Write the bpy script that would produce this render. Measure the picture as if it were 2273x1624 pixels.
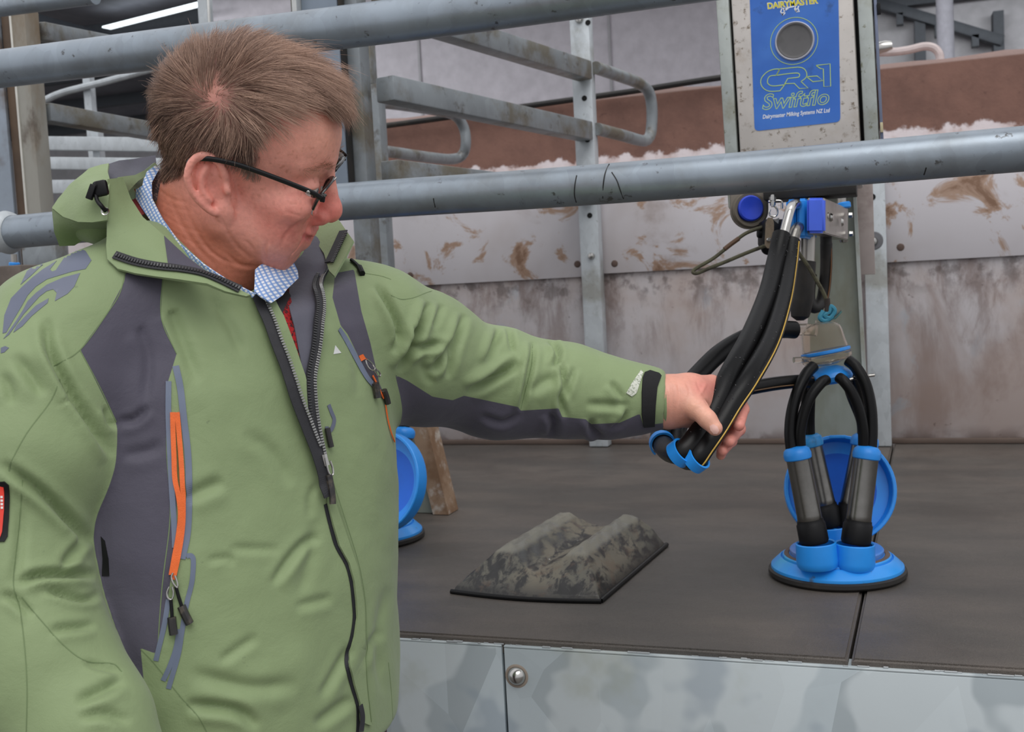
import bpy, bmesh, math, random
import numpy as np
from mathutils import Vector, Matrix, geometry
from mathutils.bvhtree import BVHTree

random.seed(7); rng = np.random.default_rng(7)
for _o in list(bpy.data.objects):
    bpy.data.objects.remove(_o)
SC = bpy.context.scene
COL = SC.collection

# ------------------------------------------------------------------ camera
W, H, FPX = 2273, 1624, 2400.0
PITCH, ROLL, YAW = math.radians(4.2), math.radians(2.98), math.radians(19.0)
CAM = np.array([0.0, 0.0, 1.45])
FWD = np.array([-math.sin(YAW)*math.cos(PITCH), math.cos(YAW)*math.cos(PITCH), -math.sin(PITCH)])
_r = np.array([math.cos(YAW), math.sin(YAW), 0.0]); _d = np.cross(FWD, _r)
RIGHT = math.cos(ROLL)*_r + math.sin(ROLL)*_d
DOWN = -math.sin(ROLL)*_r + math.cos(ROLL)*_d
cd = bpy.data.cameras.new('camera'); cam = bpy.data.objects.new('camera', cd); COL.objects.link(cam)
mw = Matrix(((RIGHT[0], -DOWN[0], -FWD[0], CAM[0]), (RIGHT[1], -DOWN[1], -FWD[1], CAM[1]),
             (RIGHT[2], -DOWN[2], -FWD[2], CAM[2]), (0, 0, 0, 1)))
cam.matrix_world = mw
cd.sensor_width = 36.0; cd.sensor_fit = 'HORIZONTAL'; cd.lens = FPX/W*36.0
cd.clip_start = 0.05; cd.clip_end = 200
cd.dof.use_dof = True; cd.dof.focus_distance = 1.25; cd.dof.aperture_fstop = 13.0
SC.camera = cam

# ------------------------------------------------------------------ world, sun, exposure
SC.view_settings.view_transform = 'Standard'
SC.view_settings.look = 'None'
SC.view_settings.gamma = 1.0
SC.view_settings.use_curve_mapping = False
SC.view_settings.exposure = -0.10
wd = bpy.data.worlds.new('overcast_sky'); SC.world = wd; wd.use_nodes = True
wn = wd.node_tree; wn.nodes.clear()
_tc = wn.nodes.new('ShaderNodeTexCoord'); _sx = wn.nodes.new('ShaderNodeSeparateXYZ')
_rp = wn.nodes.new('ShaderNodeValToRGB'); _bg = wn.nodes.new('ShaderNodeBackground'); _wo = wn.nodes.new('ShaderNodeOutputWorld')
wn.links.new(_tc.outputs['Generated'], _sx.inputs[0]); wn.links.new(_sx.outputs['Z'], _rp.inputs[0])
wn.links.new(_rp.outputs[0], _bg.inputs[0]); wn.links.new(_bg.outputs[0], _wo.inputs[0])
_rp.color_ramp.elements[0].position = 0.0; _rp.color_ramp.elements[0].color = (0.66, 0.67, 0.70, 1)
_rp.color_ramp.elements[1].position = 0.9; _rp.color_ramp.elements[1].color = (1.0, 1.0, 1.03, 1)
_bg.inputs[1].default_value = 1.08
sl = bpy.data.lights.new('soft_sun', 'SUN'); so = bpy.data.objects.new('soft_sun', sl); COL.objects.link(so)
sl.energy = 1.35; sl.angle = math.radians(42); sl.color = (1.0, 0.985, 0.96)
so.rotation_euler = Vector((0.35, -0.55, 1.0)).to_track_quat('Z', 'Y').to_euler()

# added area lights, unseen under the roof, that brighten the far walls
for _x, _y, _z, _sx, _sy, _e, _to in ((-1.4, 5.75, 3.62, 8.0, .7, 50, None), (1.0, 8.3, 3.62, 3.0, .4, 45, (1.0, 10.6, 2.6)), (-5.2, 3.6, 3.5, 3.0, .5, 110, (-12, 11, 3.2))):
    _l = bpy.data.lights.new('added_wall_light', 'AREA'); _l.shape = 'RECTANGLE'; _l.size = _sx; _l.size_y = _sy; _l.energy = _e; _l.color = (.95, .98, 1.0)
    _o = bpy.data.objects.new('added_wall_light', _l); COL.objects.link(_o); _o.location = (_x, _y, _z)
    if _to: _o.rotation_euler = (Vector((_x, _y, _z))-Vector(_to)).to_track_quat('Z', 'Y').to_euler()

# ------------------------------------------------------------------ pixel -> world
def ray(px, py):
    return RIGHT*((px-W/2)/FPX) + DOWN*((py-H/2)/FPX) + FWD
def M(px, py, d):
    return CAM + ray(px, py)*d
def MY(px, py, Y):
    r = ray(px, py); return CAM + r*((Y-CAM[1])/r[1])
def MZ(px, py, Z):
    r = ray(px, py); return CAM + r*((Z-CAM[2])/r[2])
def PX(P):
    q = np.asarray(P, float)-CAM; z = q@FWD
    return np.stack([W/2+FPX*(q@RIGHT)/z, H/2+FPX*(q@DOWN)/z, z], -1)
def nrm(v):
    v = np.asarray(v, float); return v/(np.linalg.norm(v)+1e-12)
def S(r, g, b):
    f = lambda c: (c/12.92 if c <= .04045 else ((c+.055)/1.055)**2.4)
    return (f(r/255), f(g/255), f(b/255), 1.0)

# ------------------------------------------------------------------ objects
def setp(o, label=None, cat=None, group=None, kind=None):
    if label: o['label'] = label
    if cat: o['category'] = cat
    if group: o['group'] = group
    if kind: o['kind'] = kind
    return o
def root(name, label, cat, loc=(0, 0, 0), group=None, kind=None):
    o = bpy.data.objects.new(name, None); COL.objects.link(o)
    o.location = tuple(float(x) for x in loc); o.empty_display_size = .05
    return setp(o, label, cat, group, kind)
def mesh_from(name, geo, smooth=35):
    v, f = geo
    me = bpy.data.meshes.new(name)
    v = np.asarray(v, float)
    if isinstance(f, np.ndarray):
        n, k = f.shape
        me.vertices.add(len(v)); me.vertices.foreach_set('co', v.astype(np.float32).ravel())
        me.loops.add(n*k); me.loops.foreach_set('vertex_index', f.astype(np.int32).ravel())
        me.polygons.add(n); me.polygons.foreach_set('loop_start', np.arange(0, n*k, k, dtype=np.int32))
        me.update(calc_edges=True); me.validate()
    else:
        me.from_pydata([tuple(x) for x in v], [], [tuple(int(i) for i in q) for q in f])
    if smooth:
        me.polygons.foreach_set('use_smooth', np.ones(len(me.polygons), dtype=bool))
        if smooth < 180: me.set_sharp_from_angle(angle=math.radians(smooth))
    me.update()
    return me
def top_loc(o):
    while o.parent: o = o.parent
    return np.array(o.location)
def part(name, geo, mat, parent=None, smooth=35, label=None, kind=None):
    v, f = geo
    if parent is not None: v = np.asarray(v, float)-top_loc(parent)
    me = mesh_from(name, (v, f), smooth)
    for m_ in (mat if isinstance(mat, (list, tuple)) else [mat]): me.materials.append(m_)
    o = bpy.data.objects.new(name, me); COL.objects.link(o)
    if parent is not None: o.parent = parent
    return setp(o, label, kind=kind)
def copy_tree(o, parent=None):
    c = o.copy(); COL.objects.link(c)
    if parent is not None: c.parent = parent
    for ch in list(o.children): copy_tree(ch, c)
    return c

# ------------------------------------------------------------------ geometry
def join(*gs):
    vs, fs, n = [], [], 0
    for v, f in gs:
        vs.append(np.asarray(v, float)); fs += [tuple(int(i)+n for i in q) for q in f]; n += len(v)
    return np.concatenate(vs), fs
def frame(z, x=None):
    z = nrm(z)
    if x is None: x = np.array([1., 0, 0]) if abs(z[0]) < .8 else np.array([0, 1., 0])
    x = nrm(np.asarray(x, float)-z*(z@np.asarray(x, float))); return np.stack([x, np.cross(z, x), z])
def rbox(c, half, R=np.eye(3), bevel=0.0, seg=2):
    bm = bmesh.new(); bmesh.ops.create_cube(bm, size=2.0)
    for v in bm.verts: v.co = Vector((v.co.x*half[0], v.co.y*half[1], v.co.z*half[2]))
    if bevel > 0:
        bmesh.ops.bevel(bm, geom=list(bm.edges), offset=bevel, segments=seg, affect='EDGES', profile=.5, clamp_overlap=True)
    bm.verts.index_update()
    v = np.array([tuple(x.co) for x in bm.verts]); f = [[q.index for q in p.verts] for p in bm.faces]
    bm.free()
    return v@np.asarray(R)+np.asarray(c), f
def boxz(x0, x1, y0, y1, z0, z1, bevel=0.0):
    return rbox(((x0+x1)/2, (y0+y1)/2, (z0+z1)/2), ((x1-x0)/2, (y1-y0)/2, (z1-z0)/2), np.eye(3), bevel)
def bar(p0, p1, w, h, up=(0, 0, 1), bevel=.003):
    p0, p1 = np.asarray(p0, float), np.asarray(p1, float); a = p1-p0; L = np.linalg.norm(a); a /= L
    u = np.asarray(up, float); s = nrm(np.cross(a, u)); u = np.cross(s, a)
    return rbox((p0+p1)/2, (L/2, w/2, h/2), np.stack([a, s, u]), bevel)
def spline(pts, n=8):
    P = np.asarray(pts, float); k = len(P)
    if k < 3:
        t = np.linspace(0, 1, n+1)[:, None]; return P[0]*(1-t)+P[-1]*t
    Q = np.vstack([2*P[0]-P[1], P, 2*P[-1]-P[-2]]); out = []
    for i in range(1, k):
        a, b, c, d = Q[i-1], Q[i], Q[i+1], Q[i+2]
        for t in np.linspace(0, 1, n, endpoint=False):
            out.append(.5*((2*b)+(-a+c)*t+(2*a-5*b+4*c-d)*t*t+(-a+3*b-3*c+d)*t**3))
    out.append(P[-1]); return np.array(out)
def tube(path, r, n=12, caps=True, ref=None, ry=None, closed=False):
    P = np.asarray(path, float); k = len(P)
    r = np.broadcast_to(np.asarray(r, float), (k,)); ry = r if ry is None else np.broadcast_to(np.asarray(ry, float), (k,))
    T = np.gradient(P, axis=0) if not closed else (np.roll(P, -1, 0)-np.roll(P, 1, 0))
    T = T/(np.linalg.norm(T, axis=1)[:, None]+1e-12)
    x = np.asarray(ref, float) if ref is not None else (np.array([0, 0, 1.]) if abs(T[0][2]) < .9 else np.array([1., 0, 0]))
    V = []
    an = np.arange(n)*2*math.pi/n
    for i in range(k):
        x = nrm(x-T[i]*(x@T[i])); y = np.cross(T[i], x)
        V.append(P[i]+np.cos(an)[:, None]*x*r[i]+np.sin(an)[:, None]*y*ry[i])
    V = np.concatenate(V); F = []
    for i in range(k if closed else k-1):
        a, b = i*n, ((i+1) % k)*n
        for j in range(n): F.append((a+j, a+(j+1) % n, b+(j+1) % n, b+j))
    if caps and not closed:
        F.append(tuple(range(n-1, -1, -1))); F.append(tuple((k-1)*n+j for j in range(n)))
    return V, F
def ribbon(path, nrms, w, t):
    """flat strip of width w and thickness t following path, lying square to nrms"""
    P = np.asarray(path, float); N = np.asarray(nrms, float); k = len(P)
    T = np.gradient(P, axis=0); T /= np.linalg.norm(T, axis=1)[:, None]+1e-12
    B = np.cross(T, N); B /= np.linalg.norm(B, axis=1)[:, None]+1e-12
    w = np.broadcast_to(np.asarray(w, float), (k,))[:, None]
    V = np.stack([P-B*w/2, P-B*w/2+N*t, P+B*w/2+N*t, P+B*w/2], 1).reshape(-1, 3); F = []
    for i in range(k-1):
        for j in range(4): F.append((i*4+j, i*4+(j+1) % 4, (i+1)*4+(j+1) % 4, (i+1)*4+j))
    F += [(3, 2, 1, 0), tuple((k-1)*4+j for j in range(4))]
    return V, F
def lathe(prof, c=(0, 0, 0), axis=(0, 0, 1), n=40, xref=None, a0=0, a1=2*math.pi):
    R = frame(axis, xref); pr = np.asarray(prof, float); k = len(pr); full = abs(a1-a0-2*math.pi) < 1e-6
    an = np.linspace(a0, a1, n, endpoint=not full)
    V = np.stack([np.outer(pr[:, 0], np.cos(an)), np.outer(pr[:, 0], np.sin(an)), np.repeat(pr[:, 1][:, None], n, 1)], -1).reshape(-1, 3)
    F = []
    for i in range(k-1):
        for j in range(n if full else n-1):
            F.append((i*n+j, i*n+(j+1) % n, (i+1)*n+(j+1) % n, (i+1)*n+j))
    return V@R+np.asarray(c), F
def cyl(p0, p1, r, n=20, bevel=0.0, r1=None):
    p0, p1 = np.asarray(p0, float), np.asarray(p1, float); L = np.linalg.norm(p1-p0); r1 = r if r1 is None else r1
    b = min(bevel, L/3)
    pr = [(0, 0), (r-b, 0), (r, b), (r1, L-b), (r1-b, L), (0, L)] if b > 0 else [(0, 0), (r, 0), (r1, L), (0, L)]
    return lathe(pr, p0, p1-p0, n)
def prism(poly, o, ax, ay, az, h):
    """polygon (2-D points) in the plane o+ax*u+ay*v, given thickness h along az"""
    p = np.asarray(poly, float); k = len(p); o, ax, ay, az = (np.asarray(q, float) for q in (o, ax, ay, az))
    b = o+p[:, :1]*ax+p[:, 1:]*ay
    V = np.vstack([b, b+az*h]); F = [tuple(range(k-1, -1, -1)), tuple(range(k, 2*k))]
    for j in range(k): F.append((j, (j+1) % k, k+(j+1) % k, k+j))
    return V, F
def rrect(w, h, r, seg=5):
    out = []
    for cx, cy, a in ((w/2-r, h/2-r, 0), (-w/2+r, h/2-r, 90), (-w/2+r, -h/2+r, 180), (w/2-r, -h/2+r, 270)):
        for i in range(seg+1):
            t = math.radians(a+90*i/seg); out.append((cx+r*math.cos(t), cy+r*math.sin(t)))
    return out

# ------------------------------------------------------------------ materials
class Mat:
    def __init__(s, name):
        s.m = bpy.data.materials.new(name); s.m.use_nodes = True; s.t = s.m.node_tree; s.t.nodes.clear()
        s.out = s.t.nodes.new('ShaderNodeOutputMaterial'); s.b = s.t.nodes.new('ShaderNodeBsdfPrincipled')
        s.t.links.new(s.b.outputs[0], s.out.inputs[0]); s.tc = s.t.nodes.new('ShaderNodeTexCoord')
        s.obj = s.tc.outputs['Object']
    def n(s, t): return s.t.nodes.new(t)
    def l(s, a, b): s.t.links.new(a, b)
    def put(s, inp, v):
        if isinstance(v, bpy.types.NodeSocket): s.l(v, inp)
        elif isinstance(v, (tuple, list)): inp.default_value = tuple(v) if len(v) == len(inp.default_value) else (*v[:3], 1.0)[:len(inp.default_value)]
        else: inp.default_value = v
    def map(s, scale=(1, 1, 1), rot=(0, 0, 0), vec=None):
        q = s.n('ShaderNodeMapping'); s.l(vec or s.obj, q.inputs[0]); q.inputs['Scale'].default_value = scale; q.inputs['Rotation'].default_value = rot
        return q.outputs[0]
    def noise(s, scale, detail=4, rough=.55, dist=0, vec=None):
        q = s.n('ShaderNodeTexNoise'); s.l(vec or s.obj, q.inputs['Vector']); q.inputs['Scale'].default_value = scale
        q.inputs['Detail'].default_value = detail; q.inputs['Roughness'].default_value = rough; q.inputs['Distortion'].default_value = dist
        return q.outputs['Fac']
    def voro(s, scale, vec=None, feature='F1', out='Color', rnd=1.0):
        q = s.n('ShaderNodeTexVoronoi'); s.l(vec or s.obj, q.inputs['Vector']); q.inputs['Scale'].default_value = scale; q.feature = feature
        q.inputs['Randomness'].default_value = rnd
        return q.outputs[out]
    def sep(s, v, k):
        q = s.n('ShaderNodeSeparateXYZ'); s.l(v, q.inputs[0]); return q.outputs[k]
    def rng(s, v, a, b, c=0., d=1., smooth=True):
        q = s.n('ShaderNodeMapRange'); s.put(q.inputs['Value'], v); q.clamp = True
        if smooth: q.interpolation_type = 'SMOOTHSTEP'
        for k, x in zip(('From Min', 'From Max', 'To Min', 'To Max'), (a, b, c, d)): q.inputs[k].default_value = x
        return q.outputs[0]
    def math(s, op, a, b=0.5, c=0.0):
        q = s.n('ShaderNodeMath'); q.operation = op
        for i, v in enumerate((a, b, c)): s.put(q.inputs[i], v)
        return q.outputs[0]
    def mix(s, f, a, b, mode='MIX'):
        q = s.n('ShaderNodeMix'); q.data_type = 'RGBA'; q.blend_type = mode; q.clamp_factor = True
        s.put(q.inputs['Factor'], f); s.put(q.inputs[6], a); s.put(q.inputs[7], b); return q.outputs[2]
    def mul(s, c, f):   # scale a colour by a value
        q = s.n('ShaderNodeVectorMath'); q.operation = 'SCALE'; s.put(q.inputs[0], c); s.put(q.inputs['Scale'], f); return q.outputs[0]
    def attr(s, name, out='Fac'):
        q = s.n('ShaderNodeAttribute'); q.attribute_name = name; return q.outputs[out]
    def bump(s, h, strength=.3, dist=.002):
        q = s.n('ShaderNodeBump'); s.put(q.inputs['Height'], h); q.inputs['Strength'].default_value = strength; q.inputs['Distance'].default_value = dist
        s.l(q.outputs[0], s.b.inputs['Normal'])
    def set(s, **k):
        for a, v in k.items():
            s.put(s.b.inputs[{'color': 'Base Color', 'rough': 'Roughness', 'metal': 'Metallic', 'spec': 'Specular IOR Level', 'trans': 'Transmission Weight',
                              'ior': 'IOR', 'alpha': 'Alpha', 'coat': 'Coat Weight', 'sss': 'Subsurface Weight', 'sheen': 'Sheen Weight', 'emit': 'Emission Color', 'emits': 'Emission Strength'}[a]], v)
        return s.m
def simple(name, col, rough=.5, metal=0., var=.12, scale=30., bump=0., bscale=200., **k):
    t = Mat(name)
    c = t.mul(col, t.rng(t.noise(scale, 5), .25, .75, 1-var, 1+var, False))
    if bump: t.bump(t.noise(bscale, 3), bump, .001)
    return t.set(color=c, rough=rough, metal=metal, **k)
def grime(name, col, spots, rough=.45, metal=0., spangle=0., sscale=35., bump=0., bscale=150., var=.12, vs=12., streak=1.0):
    """weathered surface: base colour, metal spangle, then layers (colour, noise scale, lo, hi, strength, detail)"""
    t = Mat(name); v = t.map((1, 1, streak))
    c = t.mul(col, t.rng(t.noise(vs, 5, vec=v), .25, .75, 1-var, 1+var, False))
    if spangle:
        g = t.sep(t.voro(sscale, t.map((1, 1, .55))), 0)
        c = t.mul(c, t.rng(g, 0, 1, 1-spangle, 1+spangle, False))
    for (sc, ns, lo, hi, st, dt) in spots:
        q = t.n('ShaderNodeMapping'); t.l(v, q.inputs[0]); q.inputs['Location'].default_value = (ns*.37, ns*.11, ns*.71)
        f = t.rng(t.noise(ns, dt, .62, vec=q.outputs[0]), lo, hi, 0, st)
        c = t.mix(f, c, sc)
    if bump: t.bump(t.noise(bscale, 4), bump, .001)
    return t.set(color=c, rough=rough, metal=metal)

GALV = grime('galvanised_pipe', S(150, 160, 170), [(S(64, 58, 50), 48, .62, .70, .8, 7), (S(120, 122, 120), 9, .45, .75, .5, 5)], .38, .55, .07, 40, .08, 300, .1, 8)
GALVD = grime('galvanised_dirty', S(138, 144, 148), [(S(104, 94, 72), 6, .47, .66, .8, 6), (S(72, 60, 46), 20, .56, .7, .65, 6)], .5, .35, .08, 40, .12, 200, .14, 9)
GALVP = grime('galvanised_post', S(188, 194, 198), [(S(112, 104, 80), 5, .55, .72, .55, 6), (S(70, 62, 40), 70, .62, .74, .5, 7)], .48, .3, .07, 55, .1, 250, .12, 14)
SPANG = grime('spangled_sheet', S(178, 188, 192), [(S(214, 222, 224), 7, .52, .57, .6, 2), (S(160, 164, 142), 4, .5, .7, .5, 5), (S(136, 150, 164), 5.5, .55, .62, .45, 3), (S(92, 80, 72), 38, .68, .8, .5, 8)], .42, .3, .15, 13, .05, 200, .08, 5)
STEEL = grime('brushed_steel', S(170, 166, 160), [(S(96, 84, 70), 18, .5, .75, .5, 6)], .32, .85, 0, 40, .05, 300, .1, 20)
SHINY = simple('polished_steel', S(190, 188, 184), .22, 1., .08, 30)
DULLST = simple('shell_steel', S(128, 126, 122), .28, .95, .12, 60, .06, 400)
BLKP = simple('black_plastic', S(18, 18, 20), .5, 0, .2, 40, spec=.25)
RUBBER = grime('hose_rubber', S(15, 15, 16), [(S(40, 37, 34), 14, .55, .8, .4, 6)], .36, 0, bump=.08, bscale=500); RUBBER.node_tree.nodes['Principled BSDF'].inputs['Specular IOR Level'].default_value = .22
RUBDULL = grime('dusty_rubber', S(30, 28, 27), [(S(70, 62, 52), 10, .45, .75, .6, 6)], .6, 0, bump=.1, bscale=300)
BLUE = grime('blue_plastic', S(36, 138, 226), [(S(48, 150, 200), 8, .5, .7, .6, 4), (S(70, 78, 82), 20, .62, .74, .55, 7)], .4)
BLUEC = grime('clean_blue_plastic', S(38, 146, 236), [(S(30, 120, 205), 10, .5, .7, .5, 4)], .34)
DBLUE = grime('deep_blue_plastic', S(40, 72, 205), [(S(22, 40, 130), 14, .5, .75, .5, 5)], .38)
VBLUE = grime('violet_blue_plastic', S(72, 108, 235), [(S(50, 70, 170), 40, .62, .75, .5, 6)], .42)
ROPE = grime('dirty_rope', S(84, 82, 62), [(S(50, 44, 36), 60, .45, .65, .8, 4)], .8)
# ================================================================== materials of the place
DZ, YE, YR, YW, YP = 0.943, 1.437, 1.600, 3.260, 2.190

def m_deck():
    t = Mat('rubber_matting')
    a = t.noise(5, 5, .6); b = t.noise(900, 2); c0 = t.noise(2.2, 4, .6, vec=t.map((1, 2.5, 1)))
    c = t.mix(t.rng(c0, .35, .7), S(74, 70, 66), S(90, 83, 77))
    c = t.mul(c, t.rng(a, .3, .7, .82, 1.15, False))
    c = t.mix(t.rng(t.noise(3.1, 6, .65), .58, .75, 0, .45), c, S(48, 44, 42))
    c = t.mul(c, t.rng(b, .3, .7, .7, 1.35, False))
    t.bump(t.math('ADD', b, t.math('MULTIPLY', t.noise(180, 3), .8)), .5, .0015)
    return t.set(color=c, rough=t.rng(a, .3, .7, .38, .62), spec=.5)
def m_panel():
    t = Mat('rusty_wall_sheet')
    w = t.map((1, 1, .55)); n = t.noise(3.2, 6, .65, .4, w)
    c = t.mix(t.rng(t.noise(2.1, 5, .6), .4, .62), S(186, 181, 183), S(174, 160, 155))
    c = t.mix(t.rng(n, .52, .70, 0, .55), c, S(132, 108, 96))
    c = t.mix(t.rng(t.noise(7, 7, .7, .6, w), .60, .74, 0, .5), c, S(104, 78, 62))
    c = t.mix(t.rng(t.noise(34, 4), .68, .76, 0, .6), c, S(70, 54, 46))
    c = t.mix(t.rng(t.noise(4.6, 5, .6, .2, t.map((1.6, 1, 1.1))), .6, .68, 0, .55), c, S(168, 174, 182))
    z = t.sep(t.obj, 2); n3 = t.noise(13, 7, .68, .3, t.map((1, 1, .3)))
    band = t.math('MULTIPLY', t.rng(z, .12, .50, 0, 1), t.rng(n3, .43, .66, 0, .65))
    c = t.mix(band, c, S(98, 72, 60)); c = t.mix(t.math('MULTIPLY', t.rng(z, .40, .50, 0, 1), t.rng(t.noise(22, 5), .46, .62, 0, .6)), c, S(66, 52, 46))
    c = t.mix(t.math('MULTIPLY', t.rng(z, .06, .0, 0, 1), t.rng(t.noise(18, 5), .4, .6, .2, .8)), c, S(96, 82, 76))
    t.bump(t.noise(20, 4), .1, .002)
    return t.set(color=c, rough=.42, metal=.12)
def m_panel_up():
    t = Mat('rust_streaked_sheet')
    n = t.noise(6.5, 6, .66, .7, t.map((1, 1, 1.25)))
    c = t.mix(t.rng(t.noise(2.4, 4), .4, .7), S(206, 202, 206), S(190, 182, 182))
    c = t.mix(t.rng(n, .53, .60, 0, .75), c, S(158, 116, 74))
    c = t.mix(t.rng(n, .60, .68, 0, .7), c, S(108, 72, 44))
    c = t.mix(t.rng(t.noise(3.1, 6, .62, .3), .56, .7, 0, .5), c, S(134, 112, 100))
    t.bump(t.noise(20, 4), .08, .002)
    return t.set(color=c, rough=.4, metal=.1)
def m_conc():
    t = Mat('painted_curved_concrete')
    z = t.sep(t.obj, 2); zz = t.math('ADD', z, t.math('MULTIPLY', t.math('SUBTRACT', t.noise(11, 6, .6), .5), .13))
    br = t.mix(t.rng(t.noise(6, 6, .65), .35, .7), S(122, 88, 76), S(104, 74, 64))
    br = t.mix(t.rng(t.noise(14, 5, .7, 1.5), .6, .72, 0, .7), br, S(78, 52, 46))
    wh = t.mix(t.rng(t.noise(11, 5), .4, .7), S(216, 206, 208), S(184, 160, 154))
    c = t.mix(t.rng(zz, 1.985, 2.0), wh, br)
    c = t.mix(t.rng(z, 2.243, 2.252, 0, .6), c, S(182, 160, 154))
    t.bump(t.noise(16, 6, .65), .35, .012)
    return t.set(color=c, rough=.8)
DECK, WSH, WSU, CONC = m_deck(), m_panel(), m_panel_up(), m_conc()
WHITEW = grime('white_lining', S(208, 203, 210), [(S(182, 176, 182), 1.2, .45, .75, .5, 3)], .6)
GREYW = grime('grey_lining', S(176, 174, 178), [(S(150, 150, 152), 1.5, .45, .75, .5, 3)], .6)
DARKR = grime('dark_roof_sheet', S(128, 128, 136), [(S(100, 100, 108), 2, .4, .7, .6, 3)], .7)
STEELD = simple('dark_steel_beam', S(66, 70, 76), .6, .2)
PITF = grime('wet_concrete', S(96, 92, 88), [(S(66, 62, 58), 3, .4, .7, .7, 5)], .5, bump=.2, bscale=60)
GREENP = grime('mossy_plate', S(140, 146, 136), [(S(160, 164, 160), 9, .5, .62, .6, 3), (S(112, 104, 80), 6, .5, .7, .55, 6)], .5, .25, streak=.4)

# ================================================================== the setting
def struct(name, geo, mat, smooth=35, parent=None):
    o = part(name, geo, mat, parent, smooth)
    if parent is None: o['kind'] = 'structure'
    return o
struct('floor', boxz(-18, 9, -6, 18, -.1, 0), PITF)
ceil_ = struct('ceiling', boxz(-18, 9, 4.6, 18, 3.85, 3.95), DARKR)
for k in range(9):
    y = 5.2+k*1.3
    part('purlin', boxz(-18, 9, y-.035, y+.035, 3.73, 3.848), STEELD, ceil_)
for k, x in enumerate((-6.2, -3.4, -.6, 2.2)):
    part('rafter', bar((x, 4.7, 3.64), (x+.5, 15.5, 3.64), .08, .16), STEELD, ceil_)
_sk = Mat('skylight_sheet'); SKYL = _sk.set(color=(.9, .97, 1, 1), emit=(.86, .96, 1, 1), emits=2.2, rough=.5)
a, b = MZ(236, 62, 3.71), MZ(448, 8, 3.71)
struct('window_1', bar(a, a+(b-a)*1.06, .085, .012), SKYL)
# far walls
xa, xb = MY(470, 300, 7.6)[0], MY(1700, 300, 7.6)[0]
wf = struct('wall_back', boxz(xa, xb, 7.6, 7.75, 0, 3.85), WHITEW)
for px in (1354, 930, 700):
    q = MY(px, 120, 7.59); part('panel_joint', boxz(q[0]-.009, q[0]+.009, 7.585, 7.602, 0, 3.85), GREYW, wf)
struct('wall_left', boxz(-18, xa, 12.4, 12.55, 0, 3.85), GREYW)
wr = struct('wall_right', boxz(xb, 9, 10.6, 10.75, 0, 3.85), GREYW)
q = MY(1960, 12, 10.4); q2 = MY(2225, 92, 10.4)
part('beam', bar(q-(q2-q)*.3, q2, .10, .085), STEELD, wr)
for px, py in ((1997, 36), (2082, 62), (2164, 84)):
    p = MY(px, py, 10.4); part('bracket', boxz(p[0]-.028, p[0]+.028, 10.35, 10.45, p[2]-.08, p[2]+.02), STEELD, wr)
for px, w in ((2042, .045), (2216, .042)):
    p = MY(px, 80, 10.45); part('column', boxz(p[0]-w, p[0]+w, 10.4, 10.58, 0, 3.6), STEELD, wr)
p = MY(2104, 60, 7.0); struct('trim_1', cyl((p[0], 7.0, 0), (p[0]-.02, 7.0, 3.84), .048), simple('white_post', S(206, 206, 216), .5))
# painted concrete wall round the middle of the rotary
n = 46; xs = np.linspace(-2.42, 2.6, n); V = []; F = []
prof = [(4.70, 0), (4.70, 2.235), (4.712, 2.258), (4.90, 2.262), (4.915, 2.24), (4.915, 0)]
for x in xs:
    for (y, z) in prof:
        w = .012*math.sin(x*5.1)+.008*math.sin(x*13.3+1) if z > 1 else 0
        V.append((x, y+w*.6, z+w))
m_ = len(prof)
for i in range(n-1):
    for j in range(m_-1): F.append((i*m_+j, (i+1)*m_+j, (i+1)*m_+j+1, i*m_+j+1))
F += [tuple(range(m_)), tuple((n-1)*m_+j for j in range(m_-1, -1, -1))]
struct('wall_concrete', (np.array(V), F), CONC)
cb = root('power_cable', 'dark cable strung along the top of the brown painted concrete wall', 'cable', (-1.4, 4.66, 2.3))
pts = [MY(x, y, 4.66) for x, y in ((842, 281), (1010, 258), (1200, 231), (1400, 203), (1600, 172), (1800, 148))]
part('cable', tube(spline(pts, 5), .013, 8), RUBDULL, cb)
br = root('bent_pipe', 'pale bent pipe standing above the brown wall right of the control box', 'pipe', MY(1990, 125, 4.9))
part('tube', tube(spline([MY(x, y, 4.84) for x, y in ((1880, 112), (1960, 116), (2010, 112), (2050, 103), (2072, 106), (2084, 118), (2087, 134), (2088, 160))], 5), .017, 10), simple('pinkish_pipe', S(206, 192, 190), .4, .1), br)
part('elbow', lathe([(0, -.04), (.02, -.04), (.028, -.015), (.028, .015), (.02, .04), (0, .04)], MY(1958, 107, 4.84), (1, 0, .1), 16), SHINY, br)

# ================================================================== rotary platform
pl = root('milking_platform', 'rotary milking platform topped with dark rubber matting and faced with galvanised sheet', 'platform', (0, 2.3, 0))
seam0, seam1 = MZ(1885, 1465, DZ), MZ(1980, 1000, DZ)
d_ = (seam1-seam0)/(seam1[1]-seam0[1])
sx = lambda y: seam0[0]+d_[0]*(y-seam0[1])
def mat_piece(xl0, xl1, xr0, xr1, y0, y1):
    g = .0022
    pts = [(xl0+g, y0), (xr0-g, y0), (xr1-g, y1), (xl1+g, y1)]
    bm = bmesh.new(); lo = [bm.verts.new((x, y, DZ-.022)) for x, y in pts]; hi = [bm.verts.new((x, y, DZ)) for x, y in pts]
    bm.faces.new(lo[::-1]); bm.faces.new(hi)
    for j in range(4): bm.faces.new((lo[j], lo[(j+1) % 4], hi[(j+1) % 4], hi[j]))
    bmesh.ops.bevel(bm, geom=[e for e in bm.edges if all(v.co.z > DZ-.001 for v in e.verts)], offset=.004, segments=3, affect='EDGES')
    bm.verts.index_update(); v = np.array([tuple(q.co) for q in bm.verts]); f = [[q.index for q in p.verts] for p in bm.faces]; bm.free(); return v, f
y0, y1 = YE+.004, YW+.05
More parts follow.
